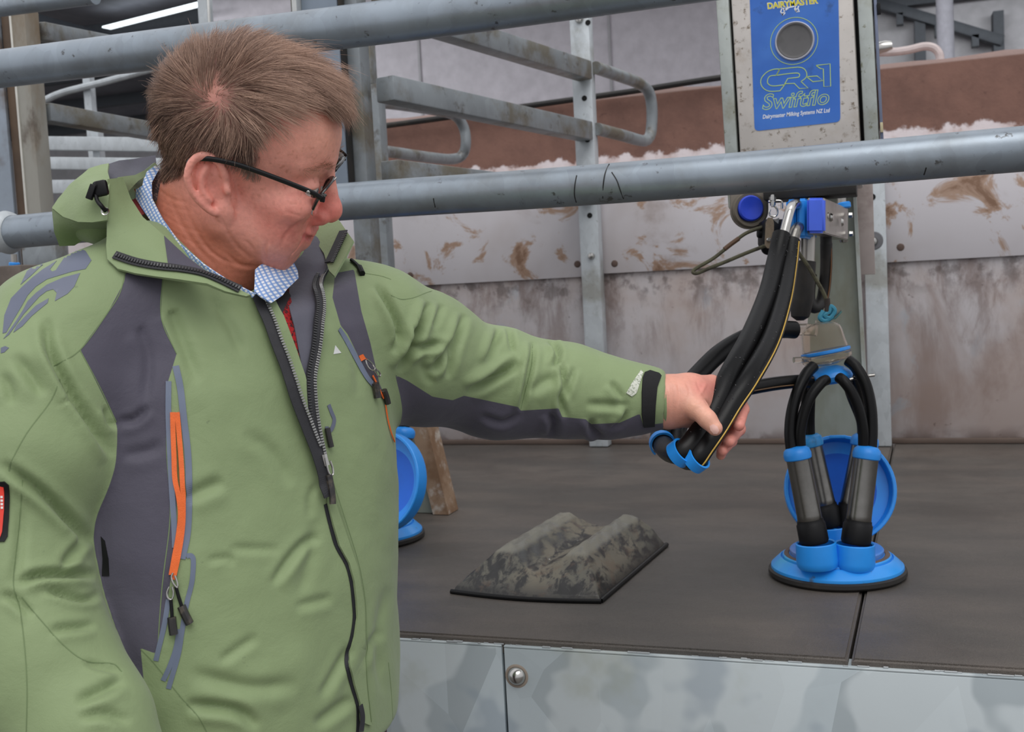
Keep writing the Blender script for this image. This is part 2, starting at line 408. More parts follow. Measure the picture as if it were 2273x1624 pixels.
part('rubber_mat', mat_piece(sx(y0)-1.42, sx(y1)-1.5, sx(y0), sx(y1), y0, y1), DECK, pl)
part('rubber_mat', mat_piece(sx(y0), sx(y1), sx(y0)+1.42, sx(y1)+1.6, y0, y1), DECK, pl)
part('rubber_mat', mat_piece(sx(y0)-2.9, sx(y1)-3.1, sx(y0)-1.42, sx(y1)-1.5, y0, y1), DECK, pl)
part('platform_slab', boxz(-3, 1.9, YE+.03, YW+.3, .45, DZ-.023), PITF, pl)
xj = MY(1121, 1520, YE)[0]
for x0, x1, dy in ((xj-1.6, xj-.0022, .002), (xj+.0022, xj+1.75, 0), (xj-3.0, xj-1.605, .001)):
    part('fascia_panel', boxz(x0, x1, YE-.003+dy, YE+.012, .36, DZ-.012, .0015), SPANG, pl)
    part('fascia_lip', boxz(x0, x1, YE-.003+dy, YE+.03, DZ-.0118, DZ-.009, .0008), SPANG, pl)
part('fascia_backing', boxz(-3, 1.9, YE+.013, YE+.0295, .36, DZ-.03), BLKP, pl)
for px, py in ((1147, 1500),):
    c = MY(px, py, YE-.003)
    bo = part('bolt', lathe([(0, .011), (.004, .0108), (.009, .008), (.0128, .003), (.0138, 0)], c, (0, -1, 0), 28), SHINY, pl)
    part('rust_ring', lathe([(.0138, .0006), (.016, .0007), (.0175, 0)], c, (0, -1, 0), 28), simple('rust', S(148, 136, 124), .8), bo)
c = MY(2235, 1545, YE-.003)
# grit and drips along the mat edge, wet glints put into their pale colour
v = []; f = []
for k in range(70):
    x = -1.0+rng.random()*1.3; h = .0012+rng.random()*.0016
    g = rbox((x, YE-.001+rng.random()*.004, DZ-.009+h*.4), (h*(1+3*rng.random()), h*.6, h*.5), np.eye(3), h*.3, 1)
    n0 = sum(len(q) for q in v); v.append(g[0]); f += [tuple(i+n0 for i in q) for q in g[1]]
part('edge_drips', (np.concatenate(v), f), simple('drip_glint', S(150, 154, 156), .1, .0, .1), pl, kind='stuff')

# ================================================================== sheet wall across the back of the stalls
sw = root('sheet_wall', 'low wall of rust-stained galvanised sheets behind the stalls', 'wall', (-.4, YW, DZ))
cols = [MY(x, 560, YW)[0] for x in (150, 868, 1318, 1946)]; cols.append(cols[-1]+.95)
zs = lambda px, py: MY(px, py, YW)[2]
zseam, ztop = zs(1500, 603), zs(1540, 400)
for i in range(4):
    x0, x1 = cols[i]+.004, cols[i+1]-.004
    sn = .006*((i*7) % 3-1)
    part('lower_sheet', boxz(x0, x1, YW+.012, YW+.022, DZ+.004, zseam+.03, .001), WSH, sw)
    part('upper_sheet', boxz(x0, x1, YW, YW+.008, zseam+sn, ztop, .001), WSU if i < 3 else WSU, sw)
    part('foot_lip', boxz(x0, x1, YW-.005, YW+.011, DZ+.001, DZ+.016, .003), grime('foot_lip_dirt', S(92, 78, 70), [], .8), sw)
    for px_, dz in ((x0+.06, .035), (x1-.05, .04)):
        part('rivet', lathe([(0, .004), (.008, .003), (.011, 0)], (px_, YW, zseam+dz), (0, -1, 0), 10), simple('rusty_rivet', S(88, 70, 62), .7), sw)

# ================================================================== stall posts and bails
def hole(c, r=.008): return lathe([(0, .0012), (r, .001), (r*1.05, 0)], c, (0, -1, 0), 14)
HOLE = simple('shadowed_hole', S(18, 18, 18), .9)
def stall_post(pxy, Y, w, ztop, label, narrow=0.0):
    q = MY(pxy[0], pxy[1], Y)
    t = root('stall_post', label, 'post', (q[0], Y, DZ), 'posts of the sheet wall')
    part('square_tube', boxz(q[0]-w/2, q[0]+w/2, Y-.05, Y-.002, DZ+.002, ztop, .004), GALVP, t)
    if narrow:
        part('spigot', boxz(q[0]-w*.25, q[0]+w*.25, Y-.042, Y-.012, ztop, ztop+narrow, .003), GALVP, t)
    return t, q[0]
zt = MY(1298, 32, YW)[2]
sp, xs_ = stall_post((1318, 560), YW-.01, .060, zt, 'galvanised square post in the middle of the sheet wall, joined to the stall rails', .5)
for px, py in ((1305, 50), (1297, 218), (1304, 310), (1309, 478)): part('bolt_hole', hole(MY(px, py, YW-.0605)), HOLE, sp)
part('bolt', lathe([(0, .012), (.008, .010), (.011, .004), (.011, 0)], MY(1313, 568, YW-.06), (0, -1, 0), 12), SHINY, sp)
part('bolt', lathe([(0, .012), (.010, .010), (.013, .004), (.013, 0)], MY(1286, 42, YW-.06), (0, -1, 0), 12), SHINY, sp)
sp2, xs2 = stall_post((1945, 620), YW-.01, .060, zs(1940, 380), 'galvanised strip post with a big bolt, right of the milking unit')
part('bolt_hole', hole(MY(1936, 437, YW-.0605), .009), HOLE, sp2)
part('washer', lathe([(0, .002), (.024, .002), (.026, 0)], MY(1939, 534, YW-.0602), (0, -1, 0), 20), simple('grey_stain', S(112, 112, 116), .6, .3), sp2)
part('bolt', lathe([(0, .012), (.009, .010), (.013, .004), (.013, 0)], MY(1938, 535, YW-.0622), (0, -1, 0), 14), SHINY, sp2)

def bail(label, far_px, tops, near_x, near_Y, far_Y, hoop, w=.055, near_px=None, grp='stall divider rails'):
    """square rails running from a front post back to the sheet wall, closed by a round hoop"""
    f0 = MY(far_px[0], far_px[1], far_Y)
    t = root('stall_rail', label, 'railing', (f0[0], far_Y, f0[2]), grp)
    for (px, py) in tops:
        b = MY(px, py, far_Y-.066); a = np.array([near_x+.05, near_Y+.036, b[2]])
        part('square_rail', bar(a, b, .05, w, bevel=.004), GALVD, t)
    if hoop:
        part('hoop', tube(spline([MY(x, y, Y) for x, y, Y in hoop], 7), .019, 12), GALVD, t)
    return t
nx = MY(796, 250, YP)[0]
bail('twin square stall rails ending in a round hoop, right of the man', (1300, 272), ((1298, 158), (1300, 292), (1300, 430)), nx, YP, YW,
     ((1322, 150, 3.22), (1380, 170, 3.42), (1420, 186, 3.6), (1440, 205, 3.66), (1447, 240, 3.68), (1446, 285, 3.68), (1440, 306, 3.66), (1425, 312, 3.6), (1380, 300, 3.42), (1325, 286, 3.22)))
hp = root('stall_hoop', 'round galvanised stall hoop behind the front stall post, nearer the brown wall', 'railing', MY(930, 230, 3.4), 'stall divider rails')
part('hoop', tube(spline([MY(x, y, Y) for x, y, Y in ((838, 226, 3.1), (900, 234, 3.3), (980, 247, 3.55), (1012, 258, 3.66), (1030, 285, 3.7), (1034, 320, 3.7), (1026, 344, 3.7), (1005, 353, 3.66), (960, 350, 3.5), (830, 332, 3.1))], 7), .019, 12), GALVD, hp)
q = MY(832, 260, 3.05)
part('upright', boxz(q[0]-.04, q[0]+.03, 3.02, 3.07, DZ+.002, MY(828, 190, 3.05)[2], .004), GALVD, hp)
part('cap', boxz(q[0]-.03, q[0]+.01, 3.025, 3.065, MY(822, 190, 3.05)[2], MY(818, 92, 3.05)[2], .003), GALVD, hp)
# front post beside the man's head
fp = root('front_post', 'dirty square front post directly behind the man\'s face', 'post', (nx, YP, DZ))
part('square_tube', boxz(nx-.021, nx+.021, YP-.02, YP+.03, DZ+.002, 3.3, .004), GALVD, fp)
# second milking unit's housing plate behind the head
x0, x1 = MY(686, 250, YP-.05)[0], MY(764, 250, YP-.05)[0]
hp2 = root('unit_housing', 'flat bluish galvanised housing behind the man\'s head', 'housing', ((x0+x1)/2, YP-.03, DZ))
part('back_plate', boxz(x0, x1, YP-.055, YP-.045, MY(720, 430, YP)[2], 3.3, .002), grime('blue_grey_sheet', S(140, 152, 166), [(S(120, 130, 144), 6, .45, .7, .6, 3)], .42, .35), hp2)
part('flange', boxz(x0-.012, x0, YP-.075, YP-.045, MY(720, 430, YP)[2], 3.3, .002), simple('bright_flange', S(206, 208, 206), .35, .4), hp2)
part('side_strip', boxz(x0-.04, x0-.013, YP-.03, YP-.01, MY(720, 430, YP)[2], 3.3, .002), GALVD, hp2)
part('dark_strip', boxz(x1, x1+.004, YP-.05, YP-.025, MY(720, 430, YP)[2], 3.3, .001), RUBDULL, hp2)

# far left stall parts
YL = 2.2
q = MY(68, 250, YL); lx = q[0]
lp = root('front_post', 'rust-stained front post at the left edge of the picture', 'post', (lx, YL, DZ))
part('square_tube', boxz(lx-.024, lx+.024, YL-.02, YL+.03, DZ+.002, MY(52, 22, YL)[2], .004), grime('rust_stained_post', S(150, 148, 140), [(S(112, 92, 66), 3.2, .44, .6, .85, 6), (S(74, 56, 42), 9, .56, .7, .75, 6)], .55, .25, streak=.5), lp)
part('bright_edge', boxz(lx-.022, lx-.016, YL-.0225, YL-.018, DZ+.1, MY(52, 24, YL)[2], .001), simple('bright_edge_metal', S(206, 204, 196), .4, .4), lp)
x0, x1 = MY(-80, 250, YL)[0], MY(26, 250, YL)[0]
uh = root('unit_housing', 'flat bluish galvanised housing at the left edge beside the rust-stained post', 'housing', ((x0+x1)/2, YL, DZ))
part('back_plate', boxz(x0, x1, YL-.02, YL-.01, 1.5, MY(20, 30, YL)[2], .002), grime('stained_blue_sheet', S(150, 160, 172), [(S(92, 72, 52), 3, .5, .62, .8, 5)], .42, .3), uh)
part('side_strip', boxz(x1+.001, lx-.025, YL-.01, YL+.005, 1.5, MY(20, 30, YL)[2], .001), grime('rust_brown', S(96, 78, 62), [(S(64, 52, 44), 6, .4, .7, .6, 5)], .7), uh)
lr = root('stall_rail', 'stained square stall rails at the far left behind the man', 'railing', (lx, YL, 1.8), 'stall divider rails')
for (xa_, ya_, xb_, yb_, w) in ((84, 70, 280, 105, .045), (98, 250, 400, 302, .046)):
    a = MY(xa_, ya_, YL+.04); part('square_rail', bar(a, MY(xb_, yb_, YL+.55), .045, w, bevel=.004), GALVD, lr)
sb = root('stall_boards', 'grey horizontal boards behind the left stall rails', 'fence', MY(220, 370, 3.3))
for y0_, y1_, h in ((318, 322, .05), (362, 366, .045), (415, 412, .05)):
    part('board', bar(MY(96, y0_, 3.3), MY(420, y1_, 3.3), .025, h), GALVP, sb)
q = MY(222, 370, 3.335); part('board_post', boxz(q[0]-.015, q[0]+.015, 3.32, 3.35, DZ, MY(218, 280, 3.33)[2]), GALVP, sb)
q = MY(400, 370, 3.335); part('board_post', boxz(q[0]-.015, q[0]+.015, 3.32, 3.35, DZ, MY(400, 290, 3.33)[2]), GALVP, sb)
hb = root('overhead_pipe', 'short galvanised pipe crossing the upper left corner', 'pipe', MY(60, 8, 2.0))
part('pipe', tube([MY(-60, 24, 2.0), MY(210, -12, 2.0)], .021, 16), GALV, hb)
part('saddle', bar(MY(30, 26, 2.03), MY(90, 16, 2.03), .02, .012), GALV, hb)
db = root('brace_tube', 'thin pale tube slanting up behind the upper rail at left', 'tube', MY(240, 180, 4.2))
part('tube', tube(spline([MY(x, y, 4.2) for x, y in ((96, 224), (140, 205), (230, 182), (340, 152), (430, 128))], 4), .016, 10), GALVP, db)
q = MY(198, 190, 4.235); part('upright', boxz(q[0]-.02, q[0]+.02, 4.217, 4.25, .0, MY(196, 150, 4.25)[2]), GALVP, db)
vp = root('stall_post', 'pale post rising above the upper rail left of the man\'s hair', 'post', MY(455, 30, 2.6))
part('square_tube', bar(MY(452, -40, 2.6), MY(462, 120, 2.6), .03, .03), GALVP, vp)
part('bright_edge', bar(MY(460, -40, 2.58), MY(468, 110, 2.58), .008, .006), simple('bright_edge_two', S(225, 225, 222), .4, .3), vp)
# valve stub below the flange, far left
vs = root('valve_block', 'brownish valve block with a small blue collar under the lower rail at far left', 'valve', MY(35, 600, 1.95))
part('block', rbox(MY(30, 632, 1.98), (.07, .05, .042), np.eye(3), .004), grime('dirty_block', S(112, 102, 94), [(S(76, 66, 60), 8, .4, .7, .7, 5)], .7), vs)
part('collar', cyl(MY(32, 592, 1.95), MY(32, 582, 1.95), .012, 18, .002), BLUE, vs)
part('stem', cyl(MY(32, 582, 1.95), MY(31, 564, 1.95), .0065, 14), STEEL, vs)
part('back_bracket', rbox(MY(100, 570, 2.1), (.05, .02, .03), np.eye(3), .003), GALVD, vs)

# ================================================================== guard rails
ur = root('guard_rail', 'upper galvanised guard rail passing behind the man\'s hair', 'rail', (-.9, YR, 1.88), 'pipe guard rails')
part('pipe', tube(spline([MY(-200, 178, YR)-np.array([.8, 0, 0])]+[MY(x, y, YR) for x, y in ((-200, 178), (0, 153), (430, 100), (870, 47), (1300, -12), (1600, -55))]+[MY(1600, -55, YR)+np.array([1.6, 0, 0])], 6), .0335, 36), GALV, ur)
lo = root('guard_rail', 'lower galvanised guard rail running across in front of the control box', 'rail', (-.4, YR, 1.596), 'pipe guard rails')
part('pipe', tube(spline([MY(x, y, YR) for x, y in ((30, 515), (400, 481), (760, 448), (1180, 420), (1600, 388), (2000, 354), (2420, 318))]+[MY(2420, 318, YR)+np.array([1.2, 0, 0])], 6), .0302, 40), GALV, lo)
a, b = MY(10, 517, YR), MY(-200, 536, YR)
part('coupling', cyl(a, b, .0345, 36, .002), GALV, lo)
e = nrm(a-b)
part('weld_ring', lathe([(.030, -.012), (.037, -.010), (.040, 0), (.037, .009), (.0305, .014)], MY(17, 516, YR), e, 36), GALVP, lo)
# marker strokes on the rail
INK = simple('black_marker', S(34, 34, 34), .6)
def on_rail(px, py, lift=.0004):
    """point of the lower rail's near side under a pixel"""
    r = ray(px, py); best = None
    ctr = [MY(x, y, YR) for x, y in ((760, 448), (1180, 420), (1600, 388), (2000, 354), (2420, 318))]
    for i in range(len(ctr)-1):
        if ctr[i][0]-.02 <= MY(px, py, YR)[0] <= ctr[i+1][0]+.02 or best is None:
            ax = nrm(ctr[i+1]-ctr[i]); o = CAM-ctr[i]
            rp, op = r-ax*(r@ax), o-ax*(o@ax)
            A, B, C = rp@rp, 2*rp@op, op@op-(.0302+lift)**2
            D = B*B-4*A*C
            if D > 0: best = CAM+r*((-B-math.sqrt(D))/(2*A))
    return best
for st in (((1280, 389), (1276, 410), (1275, 432), (1279, 449)), ((1352, 364), (1343, 385), (1339, 410), (1338, 440)), ((1358, 382), (1369, 400), (1376, 420), (1384, 441)),
           ((962, 440), (966, 460)), ((2056, 372), (2051, 388))):
    pts = [on_rail(*p) for p in st]
    if all(p is not None for p in pts): part('marker_stroke', tube(spline(pts, 5), .0009, 6), INK, lo)
# ================================================================== control box on two channel posts
BA = math.radians(1.3); YB = 2.10
bx = np.array([math.cos(BA), .0, math.sin(BA)]); bz = np.array([-math.sin(BA), 0, math.cos(BA)]); by = np.array([0., 1, 0])
B0 = MY(1770, 160, YB); BR = np.stack([bx, by, bz])
def BP(px, py, lift=0.0):
    return MY(px, py, YB-lift)
def BU(px, py, lift=0.0):
    q = BP(px, py, lift)-B0; return q@bx, q@bz
def bslab(px0, px1, y0, y1, z0, z1, mat, name, parent, bev=.002, lift=0.0):
    """upright slab between two pixel columns (read at y=200), depth y0..y1 from the box front"""
    u0, u1 = BU(px0, 200, lift)[0], BU(px1, 200, lift)[0]
    return part(name, rbox(B0+bx*(u0+u1)/2+by*(y0+y1)/2+bz*(z0+z1)/2, (abs(u1-u0)/2, (y1-y0)/2, (z1-z0)/2), BR, bev), mat, parent)
zb0, zb1 = BU(1770, 425)[1], BU(1770, -150)[1]
cb_ = root('control_box', 'steel control box with a printed blue front plate and round grey window', 'control box', B0)
WHT = grime('spattered_cover', S(206, 200, 194), [(S(172, 156, 138), 9, .5, .7, .6, 5), (S(104, 84, 58), 85, .57, .68, .8, 7), (S(130, 112, 92), 30, .58, .72, .6, 6)], .38, .25)
CHAN = grime('spattered_channel', S(176, 182, 178), [(S(142, 140, 120), 10, .48, .68, .7, 5), (S(96, 92, 50), 75, .6, .7, .7, 7)], .42, .3, .06, 60)
bslab(1634, 1905, 0, .09, zb0, zb1, WHT, 'cover', cb_, .006)
bslab(1600, 1629, .005, .03, zb0-.02, zb1, CHAN, 'channel', cb_, .004)
bslab(1913, 1946, -.004, .03, zb0+.03, zb1, CHAN, 'channel', cb_, .004)
bslab(1603, 1640, .03, .11, zb0, zb1, BLKP, 'gasket', cb_, .001)
bslab(1898, 1948, .03, .13, zb0+.02, zb1, BLKP, 'gasket', cb_, .001)
bslab(1949, 1956, .0, .12, zb0+.03, zb1, simple('blue_grey_side', S(120, 128, 150), .4, .4), 'side_flange', cb_, .001)
q = BP(1957, 283); part('clip', rbox(q, (.0025, .004, .009), BR, .0008), simple('cream_clip', S(196, 184, 150), .5), cb_)
q = BP(1951, 20); part('clip', rbox(q, (.003, .004, .01), BR, .0008), BLKP, cb_)
# blue plate
LBL = grime('printed_blue_plate', S(52, 108, 196), [(S(72, 130, 214), 7, .45, .65, .5, 3), (S(40, 66, 104), 22, .6, .74, .55, 7), (S(60, 70, 62), 80, .66, .78, .5, 6)], .35)
LIME = simple('printed_lime_line', S(186, 214, 120), .5); LWHT = simple('printed_white', S(236, 238, 240), .5); LYEL = simple('printed_yellow', S(226, 214, 40), .5)
corn = [(1662, -60), (1860, -78), (1865.5, 270), (1675, 291)]
u = [BU(*c, .0015) for c in corn]
def rounded(poly, r, seg=6):
    P = [np.array(p) for p in poly]; out = []
    for i in range(len(P)):
        a, b, c = P[i-1], P[i], P[(i+1) % len(P)]; d1, d2 = nrm(a-b), nrm(c-b)
        for t in np.linspace(0, 1, seg+1):
            out.append((1-t)**2*(b+d1*r)+2*t*(1-t)*b+t*t*(b+d2*r))
    return out
plate = part('front_plate', prism(rounded(u[::-1], .009), B0, bx, bz, -by, .0012), LBL, cb_, label='printed blue front plate')
def bline(pts, r=.0009, closed=False, mat=None, name='printed_line', lift=.0014):
    P = np.array([BP(*p, lift) for p in pts])
    if closed: P = np.vstack([P, P[:1]])
    T = np.vstack([P[1:]-P[:-1], P[-1:]-P[-2:-1]])
    return P, r
def bdraw(name, lines, mat, parent, r=.0008):
    gs = []
    for pts in lines:
        P = np.array([BP(*p, .0013) for p in pts]); gs.append(ribbon(P, np.tile(-by, (len(P), 1)), 2*r, .0004))
    return part(name, join(*gs), mat, parent, 0)
# round window
c = BP(1764, 91, .0013)
part('window', lathe([(.0, .001), (.026, .001), (.0285, .0015), (.0305, .003), (.033, .003), (.0345, 0)], c, -by, 48), grime('grey_window', S(98, 97, 98), [(S(80, 80, 80), 30, .5, .7, .6, 5)], .75), cb_)
part('window_rim', lathe([(.0322, .0028), (.0335, .0038), (.0350, .0032), (.0356, 0)], c, -by, 48), simple('pale_rim', S(176, 178, 190), .3), cb_)
part('printed_ring', lathe([(.0418, .0), (.0418, .0006), (.0428, .0006), (.0428, 0)], BP(1762.5, 91, .0012), -by, 64), LIME, cb_)
z8 = lambda pts: [(1630+x/4.92, y/4.92) for x, y in pts]
def curve8(pts): 
    return [tuple(p) for p in spline([(*p, 0) for p in z8(pts)], 5)[:, :2]]
Cp = curve8([(498, 753), (430, 757), (360, 785), (305, 840), (288, 890), (300, 940), (340, 980), (400, 998), (498, 992)])+z8([(560, 913), (655, 910), (712, 968), (806, 962), (728, 890)])+curve8([(728, 890), (780, 850), (792, 810), (775, 765), (740, 740), (690, 733)])+z8([(500, 752), (462, 822), (470, 822)])
Ci = z8([(470, 822)])+curve8([(470, 822), (560, 808), (680, 797), (712, 812), (706, 838), (680, 846), (584, 857)])+z8([(545, 926)])+curve8([(545, 926), (440, 938), (390, 930), (362, 900), (372, 850), (400, 828), (458, 822)])+z8([(495, 754)])
Ch = z8([(790, 838), (905, 829), (966, 880), (858, 892), (790, 838)])
C1 = z8([(892, 714), (1046, 697), (1052, 942), (978, 946), (972, 752), (940, 748), (892, 714)])
lt = bdraw('lettering', [Cp, Ci, Ch, C1], LIME, cb_, .0007); lt['label'] = 'outlined model lettering on the blue plate'
def btext(txt, p0, p1, hpx, mat, name, parent, outline=0.0, shear=0.0, bold=0.0, label=None):
    cu = bpy.data.curves.new('lettering_curve', 'FONT'); cu.body = txt; cu.size = 1.0; cu.shear = shear; cu.resolution_u = 4
    if outline: cu.fill_mode = 'NONE'; cu.bevel_depth = outline; cu.bevel_resolution = 0
    if bold: cu.offset = bold
    o = bpy.data.objects.new('lettering_tmp', cu); COL.objects.link(o)
    dg = bpy.context.evaluated_depsgraph_get(); me = bpy.data.meshes.new_from_object(o.evaluated_get(dg))
    v = np.array([tuple(q.co) for q in me.vertices]); f = [tuple(p.vertices) for p in me.polygons]
    bpy.data.objects.remove(o); bpy.data.curves.remove(cu); bpy.data.meshes.remove(me)
    w = v[:, 0].max()-v[:, 0].min(); x = (v[:, 0]-v[:, 0].min())/w; y = v[:, 1]/.72
    p0, p1 = np.array(p0, float), np.array(p1, float); d = nrm(np.append(p1-p0, 0))[:2]; up = np.array([d[1], -d[0]])*hpx
    P = np.array([BP(*(p0+(p1-p0)*a+up*b), .0014) for a, b in zip(x, y)])
    P[:, 1] -= np.clip(v[:, 2], -1, 1)*.004
    return part(name, (P, f), mat, parent, 0, label=label)
btext('Swiftflo', (1692, 243), (1842, 230), 34, LIME, 'lettering', cb_, .016, .28, .01)
btext('Dairymaster Milking Systems NZ Ltd', (1693, 263.5), (1843, 248.5), 9, LWHT, 'lettering', cb_, 0, .25, .02)
btext('DAIRYMASTER', (1704, 20), (1817, 7), 13.5, LWHT, 'lettering_shadow', cb_, 0, 0, .055)
o = btext('DAIRYMASTER', (1705, 19.5), (1816, 6.5), 12.5, LYEL, 'lettering', cb_, 0, 0, .02)
o.data.transform(Matrix.Translation((0, -.0006, 0)))
hoof = lambda x, y, s: [(x, y), (x+2*s, y+6), (x-3, y+11), (x+1, y+15), (x+4, y+9), (x+5*s, y+2)]
bdraw('printed_cow_legs', [[(1733, 14), (1736, 18), (1733, 26), (1738, 34), (1742, 30), (1740, 22), (1748, 17), (1760, 15), (1766, 13), (1764, 20), (1768, 26), (1774, 26), (1771, 18), (1773, 13)],
     [(1736, 18), (1745, 22), (1750, 18)], [(1738, 34), (1736, 30), (1741, 26)], [(1768, 26), (1766, 18), (1770, 20)]], LWHT, cb_, .0011)

# lower tapered post plate that carries the unit
pp = root('unit_post', 'mossy galvanised plate post behind the claw, below the control box', 'post', MZ(1870, 1165, DZ))
def plate_post(o, pxs_top, pxs_bot, Y, mat, t=.05):
    a, b = MY(*pxs_top[0], Y), MY(*pxs_top[1], Y); c, d = MY(*pxs_bot[0], Y), MY(*pxs_bot[1], Y)
    c[2] = d[2] = DZ+.0015
    V = [a, b, d, c]; V = np.array(V+[p+np.array([0, t, 0]) for p in V])
    F = [(0, 1, 2, 3)[::-1], (4, 5, 6, 7), (0, 4, 5, 1)[::-1], (1, 5, 6, 2)[::-1], (2, 6, 7, 3)[::-1], (3, 7, 4, 0)[::-1]]
    return V, F
part('plate', plate_post(pp, ((1800, 425), (1896, 425)), ((1782, 1165), (1936, 1150)), YP+.02, GREENP, .045), GREENP, pp)
part('folded_edge', plate_post(pp, ((1893, 425), (1900, 425)), ((1931, 1150), (1940, 1148)), YP+.005, CHAN, .06), CHAN, pp)
part('brown_panel', rbox(MY(1905, 500, YP+.12), (.03, .002, .10), np.eye(3), .001), grime('brown_grey_sheet', S(176, 164, 160), [(S(112, 92, 84), 8, .5, .7, .6, 5)], .5, .2), pp)
pp2 = root('unit_post', 'rust-edged plate post at floor level between the man\'s sleeve and the brown-grey deck', 'post', MZ(940, 1160, DZ))
part('plate', plate_post(pp2, ((790, 884), (893, 872)), ((800, 1160), (985, 1155)), YP+.052, GREENP, .045), GREENP, pp2)
part('folded_edge', plate_post(pp2, ((893, 872), (930, 870)), ((962, 1155), (996, 1148)), YP+.036, GALVD, .06), grime('rusted_edge', S(142, 118, 96), [(S(112, 82, 56), 12, .45, .65, .8, 5), (S(190, 184, 176), 20, .55, .7, .7, 4)], .7), pp2)

# ================================================================== valve block under the rail
def hexa(front, back, bevel=.002):
    """solid from 4 front and 4 back corners (tl, tr, br, bl)"""
    bm = bmesh.new(); vs = [bm.verts.new(tuple(p)) for p in list(front)+list(back)]
    for q in ((3, 2, 1, 0), (4, 5, 6, 7), (0, 1, 5, 4), (1, 2, 6, 5), (2, 3, 7, 6), (3, 0, 4, 7)): bm.faces.new([vs[i] for i in q])
    bmesh.ops.recalc_face_normals(bm, faces=bm.faces)
    if bevel: bmesh.ops.bevel(bm, geom=list(bm.edges), offset=bevel, segments=3, affect='EDGES', clamp_overlap=True)
    bm.verts.index_update(); v = np.array([tuple(x.co) for x in bm.verts]); f = [[q.index for q in p.verts] for p in bm.faces]; bm.free(); return v, f
def block4(tl, tr, br, bl, d0, dx=0.0, shift=(54, 24), d1=None, scale=.87):
    fr = [M(*p, d0) for p in (tl, tr, br, bl)]
    return fr
z5 = lambda x, y: (1600+x/6.685, 400+y/6.685)
vb = root('milk_valve_block', 'bright blue clamp block with a stainless body under the lower rail, feeding the black hoses', 'valve', M(1790, 480, 1.9))
ext = M(1884, 463, 2.0)-M(1830, 439, 1.76)
def slab(x0, y0, x1, y1, d, depth, mat, name, skew=0, bevel=.003):
    fr = [M(*z5(x0, y0), d), M(*z5(x1, y0+skew), d), M(*z5(x1, y1+skew), d), M(*z5(x0, y1), d)]
    bk = [p+ext*depth for p in fr]
    return part(name, hexa(fr, bk, bevel), mat, vb)
slab(962, 286, 1116, 800, 1.775, .32, BLUEC, 'clamp_half', -14, .004)
slab(1128, 268, 1282, 858, 1.77, .34, BLUEC, 'clamp_half', -6, .004)
slab(1272, 258, 1538, 782, 1.755, .06, VBLUE, 'end_cap', -2, .004)
slab(1282, 262, 1546, 790, 1.757+.014, .95, STEEL, 'steel_body', 0, .0015)
fr = [M(1812, 441, 1.79)+ext*.0, M(1831, 442, 1.79), M(1831, 519, 1.79), M(1812, 519, 1.79)]
sd = nrm(np.cross(ext, DOWN)); sd = sd if sd@RIGHT > 0 else -sd
for x, y, d in ((1572, 528, 1.80), (1636, 550, 1.82), (1796, 622, 1.90)):
    part('screw', lathe([(0, .004), (.005, .0034), (.0075, 0)], M(*z5(x, y), d), sd, 16), SHINY, vb)
for x, y, d in ((1903, 520, 1.97), (1911, 795, 1.985)):
    part('hex_bolt', lathe([(0, .006), (.005, .006), (.0055, 0)], M(*z5(x, y), d), sd, 6), SHINY, vb)
part('foot_screw', lathe([(0, .005), (.006, .004), (.008, 0)], M(*z5(1820, 890), 1.93), DOWN, 16), SHINY, vb)
# spigots to the hoses
part('spigot', tube(spline([M(*z5(1150, 370), 1.785), M(*z5(1120, 352), 1.755), M(*z5(1072, 368), 1.735), M(*z5(1030, 440), 1.725), M(*z5(985, 600), 1.72), M(*z5(930, 820), 1.715)], 6), .0078, 16, ref=FWD), SHINY, vb)
part('spigot', tube(spline([M(*z5(1160, 700), 1.785), M(*z5(1140, 705), 1.755), M(*z5(1115, 740), 1.735), M(*z5(1085, 830), 1.728), M(*z5(1060, 920), 1.722)], 6), .0092, 16, ref=FWD), DULLST, vb)
part('drop_pipe', tube([M(1794, 520, 1.83), M(1792, 583, 1.83)], .0118, 20), STEEL, vb)
part('drop_pipe', tube([M(1833, 520, 1.9), M(1834, 545, 1.9)], .010, 16), RUBDULL, vb)
part('air_pipe', tube([M(1868, 405, 1.98), M(1868, 452, 1.98)], .008, 14), STEEL, vb)
part('air_cap', cyl(M(1872, 449, 1.98), M(1874, 463, 1.98), .0125, 18, .002), BLUE, vb)
part('top_plate', rbox(M(1800, 425, 1.85), (.075, .05, .012), np.eye(3), .002), RUBDULL, vb)
part('blue_strip', rbox(M(1806, 411, 1.84), (.02, .02, .006), np.eye(3), .001), VBLUE, vb)
# hanging dead-end sleeve and pulse hose
sl_ = root('rubber_sleeve', 'short fat black rubber sleeve hanging under the blue valve block', 'hose', M(1783, 640, 1.84))
part('sleeve', tube(np.array([M(1791, 580, 1.83), M(1788, 615, 1.83), M(1783, 660, 1.835), M(1777, 690, 1.84), M(1776, 703, 1.84), M(1776, 711, 1.84)]), [.0152, .0158, .0170, .0172, .0150, .006], 22), RUBDULL, sl_)
ph = root('pulse_tube', 'dusty black tube looping down behind the rubber sleeve with a brown stripe', 'hose', M(1830, 620, 1.92))
pth = spline([M(1834, 540, 1.9), M(1834, 590, 1.91), M(1830, 640, 1.92), M(1822, 672, 1.92), M(1806, 682, 1.91), M(1796, 660, 1.91), M(1800, 610, 1.92)], 7)
part('tube', tube(pth, .0105, 14), RUBDULL, ph)
part('stripe', tube(spline([M(1845, 545, 1.895), M(1845, 590, 1.9), M(1841, 640, 1.91), M(1834, 672, 1.912)], 6), .0012, 6), simple('brown_stripe', S(122, 84, 52), .6), ph)

